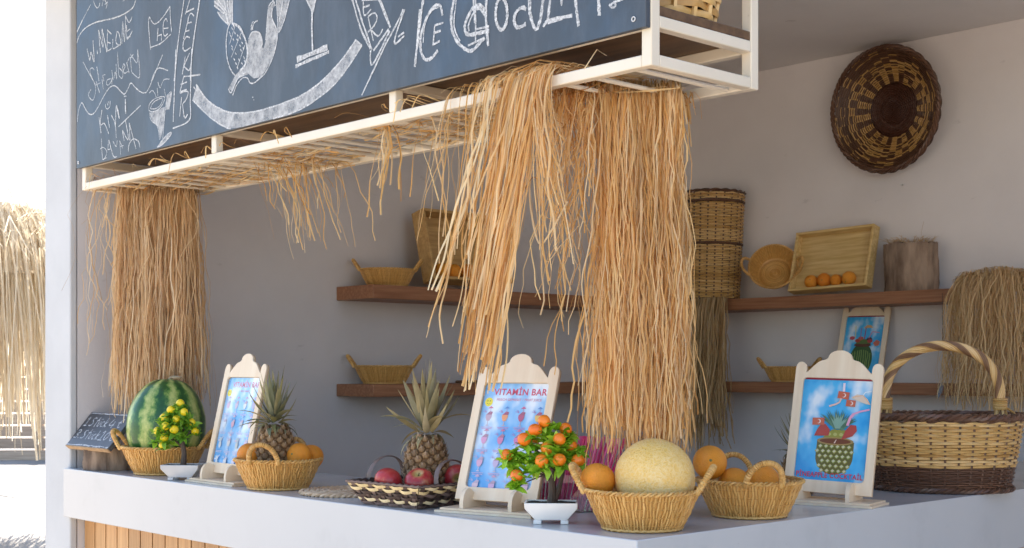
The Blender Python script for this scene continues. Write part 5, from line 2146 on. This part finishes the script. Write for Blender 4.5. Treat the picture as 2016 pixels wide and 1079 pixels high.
# orange bonsai: x along picture right, y away
of = [(-.112, -.01, .172), (-.068, -.025, .212), (-.040, -.03, .236), (-.018, -.012, .257), (.021, -.04, .213), (-.010, -.03, .190), (-.023, -.052, .160), (.021, -.055, .163), (.068, -.03, .160), (.036, .01, .236), (.048, .0, .195), (-.086, -.035, .122), (-.05, .04, .20), (.05, .05, .19)]
bonsai('artificial bonsai with small oranges in a white square pot', 'artificial plant', (-0.375, 0.098, ZC), 44.0, of, FR_O, 0.0172, 85,
       [([(0.0, 0, .045), (.003, 0, .075), (.002, 0.002, .105), (.010, .004, .135)], (.0125, .007)), ([(.006, .002, .050), (.020, .004, .09), (.030, .004, .13)], (.008, .005))],
       [([(.002, 0, .100), (-.025, -.005, .122), (-.060, -.012, .128), (-.080, -.03, .120)], .004), ([(.008, .003, .13), (-.015, -.01, .165), (-.055, -.02, .195)], .0045), ([(.008, .003, .13), (.0, 0, .19), (-.02, 0, .235)], .0045),
        ([(.02, .004, .12), (.045, -.01, .145), (.060, -.02, .15)], .004), ([(.015, .003, .13), (.03, 0, .18), (.035, .005, .22)], .004), ([(.0, 0, .11), (-.05, -.005, .15), (-.10, -.008, .165)], .0035), ([(-.02, -.004, .12), (-.06, -.02, .105), (-.088, -.02, .088)], .002),
        ([(.01, .0, .13), (-.005, -.03, .15), (-.02, -.04, .155)], .003), ([(.015, .0, .13), (.02, -.03, .15), (.02, -.045, .155)], .003)],
       'ceramic_white', 51, 'artificial fruit bonsais')
yf = [(-.010, 0, .268), (-.036, -.02, .246), (.010, -.02, .238), (-.062, -.02, .218), (-.014, -.03, .214), (-.048, -.045, .190), (-.016, -.05, .178), (-.084, -.02, .172), (-.052, -.045, .150), (-.062, -.03, .122), (.03, .0, .20), (.04, .01, .17)]
bonsai('artificial bonsai with small yellow fruits in front of the watermelon', 'artificial plant', (-2.183, 0.070, ZC), 44.0, yf, FR_Y, 0.0150, 62,
       [([(0.0, 0, .045), (.004, 0, .09), (-.004, 0, .14)], (.012, .007))],
       [([(0, 0, .11), (-.03, -.01, .14), (-.055, -.02, .14)], .004), ([(0, 0, .12), (-.02, -.01, .18), (-.04, -.02, .20)], .004), ([(0, 0, .13), (.0, 0, .19), (-.01, -.005, .235)], .004), ([(0, 0, .12), (.02, 0, .16), (.03, 0, .18)], .004), ([(-.01, 0, .12), (-.05, -.01, .16), (-.07, -.015, .18)], .003)],
       'ceramic_grey', 53, 'artificial fruit bonsais', 8)


# ================================================================== pink straws in a clear box
sb = thing('straw_box', 'clear acrylic box holding pink drinking straws behind the orange bonsai', 'straw box', (-0.545, 0.335, ZC), 44)
m = MB()
a, b, h = 0.150, 0.040, 0.10
for x0, x1, y0, y1 in ((-a, a, -b, -b + .002), (-a, a, b - .002, b), (-a, -a + .002, -b + .002, b - .002), (a - .002, a, -b + .002, b - .002)):
    m.box(x0, x1, y0, y1, 0.002, h)
m.box(-a, a, -b, b, 0, .002)
obj('wall', m, 'clear_acrylic', sb, smooth=False)
sm = MB()
vs_ = []
sm.tube([(0, 0, 0), (0, 0, 0.205)], 0.0032, 8, caps=False)
STRAW = mesh('drinking_straw', sm, 'straw_pink')
rng = random.Random(61)
Msb = Matrix.Translation((-0.545, 0.335, ZC)) @ Matrix.Rotation(radians(44), 4, 'Z')
for k in range(54):
    f = (k + 0.5) / 54
    x = -0.125 + 0.215 * f + rng.uniform(-.004, .004)
    y = rng.uniform(-.032, .034)
    lean = -0.04 + 0.42 * f ** 1.2 + rng.uniform(-.05, .05)
    leny = rng.uniform(-.10, .06)
    if y > 0:
        leny = rng.uniform(-.02, .10)
    M = Msb @ Matrix.Translation((x, y, 0.0035)) @ Matrix.Rotation(lean, 4, 'Y') @ Matrix.Rotation(leny, 4, 'X')
    o = link('drinking_straw', STRAW, None, M.to_translation(), M.to_euler())
    tag(o, 'pink drinking straw standing in the clear box behind the bonsai', 'straw', 'pink straws in the box')


# ================================================================== trays, stump, feathers
def tray(label, loc, rotz, lean, W, Hh, D, mat, n_or, gname, ormat_r, xs, roll=0.0, kindname='wooden_tray'):
    t = thing(kindname, label, 'tray', loc, rotz)
    M = Matrix.Rotation(radians(roll), 4, 'Y') @ Matrix.Rotation(-radians(lean), 4, 'X')
    e = M.to_euler()
    th = 0.014
    m = MB(); m.box(-W / 2, W / 2, -0.010, 0.0, 0.0, Hh)
    obj('bottom_panel', m, mat, t, (0, 0, 0), e)
    for nm, bx in (('side_board', (-W / 2, -W / 2 + th, -D, -.0101, th, Hh - th)), ('side_board', (W / 2 - th, W / 2, -D, -.0101, th, Hh - th)), ('end_board', (-W / 2, W / 2, -D - .002, -.0101, 0, th)), ('end_board', (-W / 2, W / 2, -D - .002, -.0101, Hh - th, Hh))):
        m = MB(); m.box(*bx)
        obj(nm, m, mat, t, (0, 0, 0), e, bevel=0.002)
    T4 = Matrix.Translation(loc) @ Matrix.Rotation(radians(rotz), 4, 'Z') @ M
    for x, y, r in xs:
        p = T4 @ Vector((x, y, th + r + .0005))
        orange(gname[0], p, r, R3(), gname[1])
    return t


rng = random.Random(71)
tray('pale wooden tray with chipped paint, leaning on the back wall beside a stump', (-1.815, 3.545, ZS1 + .018), 0, 16, 0.465, 0.325, 0.055, 'tray_wood', 4,
     ('small orange lying in the tray beside the stump', 'oranges in the pale tray'), 0.033,
     [(-.105, -.040, .034), (-.028, -.040, .037), (.043, -.040, .031), (.118, -.040, .036)], roll=-1.5)
tray('brown wooden crate leaning on the left wall behind raffia strands', (-2.790, 1.905, ZS1 + .022), 90, 15, 0.50, 0.345, 0.085, 'crate_wood', 5,
     ('orange lying in the brown crate on the left wall shelf', 'oranges in the brown crate'), 0.033,
     [(-.17, -.052, .038), (-.09, -.048, .037), (-.008, -.052, .039), (.075, -.050, .037), (.155, -.05, .038)])


def stump():
    t = thing('stump', 'weathered grey brown tree stump with raffia on top, on back shelf', 'stump', (-1.385, 3.575, ZS1 + .001), 8)
    rng = random.Random(19)
    m = MB()
    n = 72
    prof = [rng.uniform(-1, 1) for _ in range(n)]
    vs = []
    Z = 12
    for i in range(Z):
        z = 0.235 * i / (Z - 1)
        for k in range(n):
            a = 2 * pi * k / n
            r = 0.128 + 0.004 * sin(2 * a) + 0.0055 * prof[k] * (0.6 + 0.4 * sin(z * 30 + k)) + 0.002 * rng.uniform(-1, 1) + .002 * sin(z * 20 + a)
            vs.append((r * cos(a), r * sin(a) * .80, z + (0.006 * prof[k] if i == Z - 1 else 0)))
    m.add(vs, [(i * n + k, i * n + (k + 1) % n, (i + 1) * n + (k + 1) % n, (i + 1) * n + k) for i in range(Z - 1) for k in range(n)])
    m.add([vs[(Z - 1) * n + k] for k in range(n)], [tuple(range(n))])
    obj('bark', m, 'stump_bark', t)
    r_ = MB()
    for k in range(150):
        a = rng.uniform(0, 6.28)
        rr = 0.11 * sqrt(rng.random())
        p = Vector((rr * cos(a), rr * sin(a) * .8, 0.238))
        d = Vector((cos(a + rng.uniform(-1, 1)), sin(a + rng.uniform(-1, 1)), rng.uniform(0, .5))) * rng.uniform(.02, .05)
        r_.strand([p, p + d * .5 + Vector((0, 0, .012)), p + d + Vector((0, 0, rng.uniform(-.005, .02)))], 0.0022, rng)
    r_.strand([(0.06, -.03, .24), (.066, -.032, .29), (.078, -.034, .335)], .0022, rng)
    tag(obj('raffia_tuft', r_, 'raffia_dull', t), None, None, None, 'stuff')


simple('stump_bark', (0.11, 0.065, 0.04), (0.38, 0.27, 0.19), rough=0.9, nscale=14, stretch=(1, 1, 0.30), bstr=1.0, bdist=0.010, fine=45)
stump()

fm = thing('feather_string', 'thin string with two blue grey feathers hanging beside the raffia', 'hanging ornament', (-1.10, 3.36, 1.28), 0)
m = MB(); m.tube([(0, 0, 0.08), (0.004, 0, 0.30), (0, 0, 0.56)], 0.0012, 4)
obj('string', m, 'dark_thing', fm)
for zz, sc, rz in ((0.155, 1.0, 0.3), (0.30, 0.7, 0.9)):
    m = MB()
    L = 0.085 * sc
    pts = [(0, 0), (.009 * sc, -.02 * sc), (.012 * sc, -.045 * sc), (.006 * sc, -.07 * sc), (0, -L), (-.006 * sc, -.065 * sc), (-.010 * sc, -.04 * sc), (-.007 * sc, -.015 * sc)]
    m.prism(pts, -.0012, .0012, 'y')
    obj('feather', m, 'feather', fm, (0.002, 0, zz), (0, .25 if sc == 1 else -.9, rz))

# ================================================================== raffia
def hang(mb, rng, n, attach, length, width, clumps=14, drift=(0, 0), wob=0.02, hump=0.02, outd=0.02, seg=0.05, kink=0.004, tail=1.0, spread=0.012, ld=.03):
    """n fibres that start at attach(rng) -> (point, outward dir), bow over and fall; locks share a path"""
    locks = []
    for c in range(clumps):
        locks.append(dict(d=(drift[0] + rng.gauss(0, ld), drift[1] + rng.gauss(0, ld)), a=rng.uniform(0, 6.28), f=rng.uniform(.5, 1.6), p=rng.uniform(0, 6.28), w=wob * rng.uniform(.3, 1.3), L=rng.uniform(.88, 1.06), t=rng.random()))
    for i in range(n):
        p, o, lk = attach(rng, locks)
        L = length(rng) * lk['L']
        k = max(6, int(L / seg))
        ph = lk['p'] + rng.gauss(0, .35)
        f = lk['f'] * rng.uniform(.85, 1.15)
        dx = lk['d'][0] + rng.gauss(0, spread)
        dy = lk['d'][1] + rng.gauss(0, spread)
        wb = lk['w'] * rng.uniform(.6, 1.4)
        ax, ay = cos(lk['a']), sin(lk['a'])
        hz = hump * rng.uniform(.3, 1.3)
        od = outd * rng.uniform(.4, 1.5)
        a2, f2, p2, q2 = rng.uniform(0, .0065), rng.uniform(2.5, 8) * L, rng.uniform(0, 6.28), rng.uniform(0, 6.28)
        pts = [p - o * od * .8 + Vector((0, 0, hz * .3)), p + Vector((0, 0, hz))]
        jx = jy = 0.0
        for q in range(1, k + 1):
            s = q / k
            d = s * L
            e = 1 - math.exp(-d / 0.05)
            jx += rng.gauss(0, kink)
            jy += rng.gauss(0, kink)
            jx *= .9
            jy *= .9
            w_ = wb * sin(2 * pi * f * s + ph) * min(1, s * 2.5)
            pts.append(Vector((p.x + o.x * od * e + dx * s * L + ax * w_ + jx + a2 * sin(f2 * 6.28 * s + p2) * e, p.y + o.y * od * e + dy * s * L + ay * w_ + jy + a2 * sin(f2 * 5.6 * s + q2) * e, p.z + hz * (1 - e) - d)))
        mb.strand(pts, width(rng), rng, 2.5, tail)


def bundle(name, label, build, mat, loc=(0, 0, 0), group='bundles of raffia fringe'):
    t = thing('raffia_bundle', label, 'raffia', loc, 0, group)
    m = MB()
    build(m)
    m.xform(Matrix.Translation((-loc[0], -loc[1], -loc[2])))
    tag(obj('strands', m, mat, t, angle=180), None, None, None, 'stuff')
    return t


ZR = ZL0 + 0.004


# ---- the left curtain, near the pillar
def left_curtain(m):
    rng = random.Random(81)

    def att(rng, locks):
        i_ = rng.randrange(len(locks))
        u = max(0, min(.999, (i_ + .5 + rng.gauss(0, .30)) / len(locks)))
        w_ = rng.uniform(-.045, .03)
        u = .10 + .78 * u
        x = -2.765 + 0.270 * u - .73 * w_
        y = 0.085 + 0.265 * u + .683 * w_
        lk = locks[i_] if rng.random() < .85 else rng.choice(locks)
        a = rng.uniform(0, 6.28)
        return Vector((x, y, ZR)), Vector((cos(a), sin(a), 0)), lk
    hang(m, rng, 1050, att, lambda r: r.uniform(0.74, 0.90), lambda r: r.uniform(.0016, .0046), 20, (0, 0), .013, .030, .014, .05, .0032, spread=.022, ld=.02)
    # stragglers at the outer edge and across the frame

    def att2(rng, locks):
        u = rng.random()
        x = -2.80 + .33 * u
        y = 0.03 + .30 * u
        a = rng.uniform(-2.6, -.6)
        return Vector((x, y, ZR + .02)), Vector((cos(a), sin(a), 0)), rng.choice(locks)
    hang(m, rng, 46, att2, lambda r: r.uniform(.15, .75), lambda r: r.uniform(.002, .0045), 14, (0, 0), .035, .03, .045, .03, .006, spread=.06)


bundle('raffia', 'brownish raffia curtain hanging from the canopy above the watermelon', left_curtain, 'raffia_brown', (-2.51, 0.2, ZR))


# ---- the right curtain, at the counter corner
def right_curtain(m):
    rng = random.Random(83)

    def att(rng, locks):
        i_ = rng.randrange(len(locks))
        u = max(0, min(.999, (i_ + .5 + rng.gauss(0, .32)) / len(locks)))
        w_ = rng.uniform(-.055, .040)
        u = .15 + .66 * u
        x = -0.302 + 0.195 * u - .73 * w_
        y = 0.150 + 0.208 * u + .683 * w_
        lk = locks[i_] if rng.random() < .8 else rng.choice(locks)
        a = rng.uniform(0, 6.28)
        return Vector((x, y, ZR)), Vector((cos(a), sin(a), 0)), lk
    hang(m, rng, 1650, att, lambda r: 0.905 - abs(r.gauss(0, .09)), lambda r: r.choice((r.uniform(.0008, .0018), r.uniform(.0014, .0032), r.uniform(.002, .0058))), 30, (0, 0), .014, .026, .012, .034, .0040, 0.9, spread=.030, ld=.014)

    def att2(rng, locks):
        x = rng.uniform(-.36, -.29)
        y = rng.uniform(.10, .18)
        return Vector((x, y, ZR)), Vector((rng.uniform(-1, -.2), rng.uniform(-.6, .6), 0)).normalized(), rng.choice(locks)
    hang(m, rng, 34, att2, lambda r: r.uniform(.3, .80), lambda r: r.uniform(.0018, .004), 12, (-.02, 0), .03, .03, .03, .035, .006, spread=.05)
    # lashed heads along the rods: short bent fibres
    for k in range(240):
        u = rng.random()
        x = -.275 + .13 * u + rng.uniform(-.03, .03)
        y = min(.385, .18 + .14 * u + rng.uniform(-.05, .05))
        Lh = rng.uniform(.3, 3.2)
        p = Vector((x, y, ZR - .002))
        dx, dy = rng.uniform(-.03, .03), rng.uniform(-.02, .02)
        m.strand([p + Vector((dx, dy, -.065 * Lh)), p + Vector((dx * .6, dy * .6, -.02)), p + Vector((0, 0, .014)), p + Vector((-dx * .8, -dy, -.004)), p + Vector((-dx * 1.3, -dy, -.045 * rng.uniform(.3, 2)))], rng.uniform(.0025, .0055), rng)
    # shorter mass filling in toward the thrown lock
    def att3(rng, locks):
        f = rng.random()
        return Vector((-.345 + .10 * f, .06 + .10 * f + rng.uniform(-.03, .03), ZR)), Vector((rng.uniform(-1, 1), rng.uniform(-1, .3), 0)).normalized(), rng.choice(locks)
    hang(m, rng, 130, att3, lambda r: r.choice((r.uniform(.08, .22), r.uniform(.1, .42))), lambda r: r.uniform(.0014, .0045), 14, (.02, 0), .018, .03, .02, .03, .0045, spread=.08)
    # long loops that swing out from the left edge
    for (a, low, b, y) in (((-.365, 2.02), (-.34, 1.80), (-.27, 1.90), .02), ((-.35, 2.05), (-.33, 1.76), (-.24, 1.84), .03), ((-.33, 2.10), (-.31, 1.86), (-.25, 1.93), .02), ((-.41, 2.15), (-.385, 1.93), (-.30, 1.88), .0)):
        m.strand(smooth_path([(a[0], y, a[1]), ((a[0] + low[0]) / 2 - .02, y, (a[1] + low[1]) / 2), (low[0], y, low[1]), ((low[0] + b[0]) / 2 + .01, y, low[1] + .03), (b[0], y + .03, b[1])], 6), .0045, rng)


bundle('raffia', 'thickest raffia curtain hanging at the canopy corner above the melon', right_curtain, 'raffia', (-0.17, 0.16, ZR))


# ---- the lock thrown over the front rail
def draped(m):
    rng = random.Random(85)

    def path(x0, x1, zend, y0, jit, w, xb=None):
        xm = x0 + (x1 - x0) * .45
        pts = [(xb if xb is not None else x0 + rng.uniform(-.02, .12), rng.uniform(.10, .30), ZL1 + rng.uniform(0, .02)), (x0 + rng.uniform(-.01, .03), .045, ZL1 + rng.uniform(.012, .035)), (x0, -.006, ZL1 + rng.uniform(.010, .028)), (x0 - .004, -.022 + y0, ZL0 - .01)]
        n = max(3, int((ZL0 - zend) / .07))
        ph, fr, am = rng.uniform(0, 6.28), rng.uniform(.8, 2.4), rng.uniform(.002, .010)
        for k in range(1, n + 1):
            s = k / n
            pts.append((x0 + (x1 - x0) * s ** 1.1 + am * sin(ph + fr * 6.28 * s) + rng.gauss(0, jit), -.028 + y0 + rng.gauss(0, jit) - .012 * s, ZL0 - .01 + (zend - ZL0 + .01) * s))
        m.strand(smooth_path(pts, 3), w, rng, 2.5, rng.uniform(.8, 1.25))
    # main lock
    for k in range(170):
        u = rng.random()
        x0 = -.425 + .140 * u ** .9
        zend = rng.choice((rng.uniform(1.42, 1.55), rng.uniform(1.46, 1.66), rng.uniform(1.6, 1.9)))
        x1 = -.560 + .135 * u + rng.gauss(0, .012) + (1.5 - zend) * .25 * -1 * .2
        path(x0, x1, zend, rng.uniform(-.012, .012), .0025, rng.uniform(.002, .0062))
    # thin veil to the left of it
    for k in range(30):
        x0 = rng.uniform(-.68, -.42)
        zend = rng.choice((rng.uniform(1.75, 2.05), rng.uniform(1.72, 1.95), rng.uniform(1.55, 1.8)))
        path(x0, x0 - rng.uniform(-.01, .10), zend, rng.uniform(-.012, .012), .004, rng.uniform(.0018, .0042), xb=x0 + rng.uniform(.05, .25))
    # the few that reach lowest on the left
    for k in range(9):
        path(rng.uniform(-.55, -.45), rng.uniform(-.70, -.64), rng.uniform(1.53, 1.70), 0, .005, rng.uniform(.003, .006), xb=-.35)
    # right side fall, bowing toward the corner curtain
    for k in range(34):
        x0 = rng.uniform(-.31, -.25)
        path(x0, x0 + rng.uniform(.02, .09), rng.uniform(1.70, 2.05), rng.uniform(-.01, .01), .004, rng.uniform(.002, .0045))
    # tuft lying on the rail
    for k in range(60):
        x = rng.gauss(-.33, .07)
        d = rng.uniform(.04, .13)
        p = Vector((x, rng.uniform(.0, .06), ZL1 + rng.uniform(.006, .03)))
        m.strand([p, p + Vector((-d * .5, -.01, .016)), p + Vector((-d, -.03, rng.uniform(-.03, .01)))], rng.uniform(.003, .007), rng)


bundle('raffia', 'bright raffia lock thrown over the front rail of the canopy', draped, 'raffia', (-0.33, 0.0, ZL1))


# ---- loose wisps along the canopy
def wisp(label, xa, xb, n, zmin, zmax, seed, y=(.05, .35), over=False, drift=0.0, w=(.0022, .0055)):
    def build(m):
        rng = random.Random(seed)

        def att(rng, locks):
            p = Vector((rng.uniform(xa, xb), rng.uniform(*y), ZL0 + rng.uniform(-.012, .012)))
            a = rng.uniform(-1.2, .6)
            return p, Vector((cos(a), sin(a), 0)), rng.choice(locks)
        hang(m, rng, n, att, lambda r: ZL0 - r.uniform(zmin, zmax), lambda r: r.uniform(*w), 7, (drift, 0), .006, .012, .05, .03, .003, 1.1, spread=.12)
    bundle('raffia', label, build, 'raffia', ((xa + xb) / 2, .2, ZL0))


wisp('loose raffia wisp of many fine strands hanging under the canopy middle', -1.86, -1.56, 60, 1.86, 2.09, 91, y=(.12, .34), drift=.35, w=(.0016, .0042))
wisp('small raffia tuft with thick cut ends hanging from the front rail', -1.03, -.95, 12, 1.92, 2.02, 92, y=(.02, .06), drift=-.25, w=(.003, .0065))
wisp('few single raffia strands dangling near the right canopy rods', -.88, -.66, 12, 1.80, 2.03, 93, y=(.02, .1), drift=-.12, w=(.002, .005))


# ---- raffia lying on the rods
def lying(label, xa, xb, n, seed):
    def build(m):
        rng = random.Random(seed)
        for k in range(n):
            p = Vector((rng.uniform(xa, xb), rng.uniform(.05, .36), ZL0 + .003 + rng.uniform(0, .018)))
            L = rng.uniform(.10, .35)
            a = rng.gauss(0, .35) + (pi if rng.random() < .5 else 0)
            pts = []
            for q in range(6):
                s = q / 5
                pts.append(p + Vector((cos(a) * L * s, max(-.02, min(.38 - p.y, sin(a) * L * s)), .012 * sin(pi * s + k) + rng.uniform(-.003, .003))))
            pts = [Vector((max(XL + .03, min(XR - .03, q.x)), max(.02, min(.39, q.y)), q.z)) for q in pts]
            m.strand(pts, rng.uniform(.003, .007), rng)
        for k in range(n // 14):
            p = Vector((rng.uniform(xa, xb), -.002, ZL1 + .004))
            d = rng.uniform(-.09, .09)
            m.strand(smooth_path([p + Vector((.02, .1, -.01)), p + Vector((0, .02, .01)), p + Vector((d * .5, -.012, .02)), p + Vector((d, -.02, rng.uniform(-.05, .03)))], 4), rng.uniform(.002, .004), rng)
    bundle('raffia', label, build, 'raffia', ((xa + xb) / 2, .2, ZL0))


lying('raffia scraps lying on the canopy rods above the left curtain', -2.72, -2.05, 170, 95)
lying('raffia scraps lying on the canopy rods in the middle', -1.95, -1.45, 110, 96)
lying('raffia scraps lying on the canopy rods behind the thrown lock', -1.10, -.35, 190, 97)


# ---- raffia in the back of the room
def corner_fringe(m):
    rng = random.Random(99)

    def att(rng, locks):
        u = rng.random()
        return Vector((-2.60 + .22 * u, 3.43 - .04 * rng.random(), ZS1 + .004)), Vector((0, -1, 0)), locks[int(u * len(locks))]
    hang(m, rng, 230, att, lambda r: r.uniform(.60, .80), lambda r: r.uniform(.004, .008), 10, (0, 0), .014, .006, .02, .06, .003, spread=.03)


bundle('raffia', 'dull raffia fringe hanging from the back shelf under the tall basket', corner_fringe, 'raffia_dull', (-2.49, 3.42, ZS1))


def right_fringe(m):
    rng = random.Random(101)

    def att(rng, locks):
        u = rng.random()
        a = rng.uniform(-2.9, -.2)
        x = -1.035 + .48 * u
        y = 3.36 - .09 * sin(pi * min(1, u * 1.2)) * rng.random()
        return Vector((x, y, ZS1 + .006 + .065 * sin(pi * min(1, .12 + u * .9)) * rng.uniform(.3, 1))), Vector((cos(a), sin(a), 0)), locks[int(u * len(locks))]
    hang(m, rng, 900, att, lambda r: r.uniform(.40, .64), lambda r: r.uniform(.0018, .0040), 16, (0, 0), .018, .012, .05, .035, .006, spread=.05)
    # fibres that lie back over the shelf
    for k in range(160):
        x = rng.uniform(-1.03, -.58)
        m.strand(smooth_path([(x, 3.56, ZS1 + .012), (x + .01, 3.48, ZS1 + .05), (x, 3.38, ZS1 + rng.uniform(.03, .07)), (x, 3.34, ZS1 - .02)], 4), .003, rng)


bundle('raffia', 'shaggy tangled raffia fringe at the right end of the back shelf', right_fringe, 'raffia_straw', (-.80, 3.36, ZS1))
g = MB(); g.box(-1.03, -0.32, 3.38, 3.44, ZS1 - .03, ZS1 - .002)
g.box(-.34, -.30, 3.38, 3.699, ZS1 - .03, ZS1 - .002)
tag(obj('raffia_rail', g, 'shelf_wood', bevel=.002), 'wooden rail carrying the shaggy raffia fringe beside the back shelf', 'rail')


# ---- thatched parasol outside
def parasol():
    t = thing('thatched_parasol', 'sun bleached thatch parasol with long fringe standing beyond the pillar', 'parasol', (-9.05, 2.03, 0.034), 0)
    rng = random.Random(103)
    m = MB(); m.tube([(0, 0, 0), (0, 0, 1.5), (0, 0, 2.8)], [.06, .055, .045], 10)
    obj('pole', m, 'fence_wood', t)
    m = MB()
    for k in range(2600):
        a = rng.uniform(0, 6.28)
        lay = rng.random()
        r0 = 0.10 + 0.95 * lay
        z0 = 2.85 - 0.10 * lay - .38 * lay ** 3
        L = rng.uniform(1.2, 1.75) * (1 if lay > .4 else .8)
        pts = []
        tw = rng.gauss(0, .10)
        sl = rng.uniform(.08, .28)
        for q in range(7):
            s = q / 6
            rr = r0 + (.40 * min(1, s * 3) * (1 - lay) + sl * s * .9)
            aa = a + tw * s
            zz = z0 - L * (s ** 1.15)
            pts.append((rr * cos(aa), rr * sin(aa), max(zz, .75)))
        m.strand(pts, rng.uniform(.006, .016), rng, 1.5)
    for k in range(500):
        a = rng.uniform(0, 6.28)
        r0 = rng.uniform(.3, 1.05)
        z0 = 2.82 - .40 * r0 ** 3
        d = rng.uniform(.15, .5)
        m.strand([(r0 * cos(a), r0 * sin(a), z0), ((r0 + d * .5) * cos(a), (r0 + d * .5) * sin(a), z0 + rng.uniform(.02, .16)), ((r0 + d) * cos(a + .1), (r0 + d) * sin(a + .1), z0 - rng.uniform(-.1, .3))], rng.uniform(.004, .010), rng)
    tag(obj('thatch', m, 'thatch', t, angle=180), None, None, None, 'stuff')
    m = MB(); m.lathe([(0.95, 2.20), (0.60, 2.50), (0.04, 2.75)], 24, cap0=False, cap1=False)
    obj('inner_cone', m, 'thatch_core', t)


simple('thatch_core', (0.40, 0.30, 0.18), (0.52, 0.40, 0.26), rough=0.9, nscale=30)
parasol()
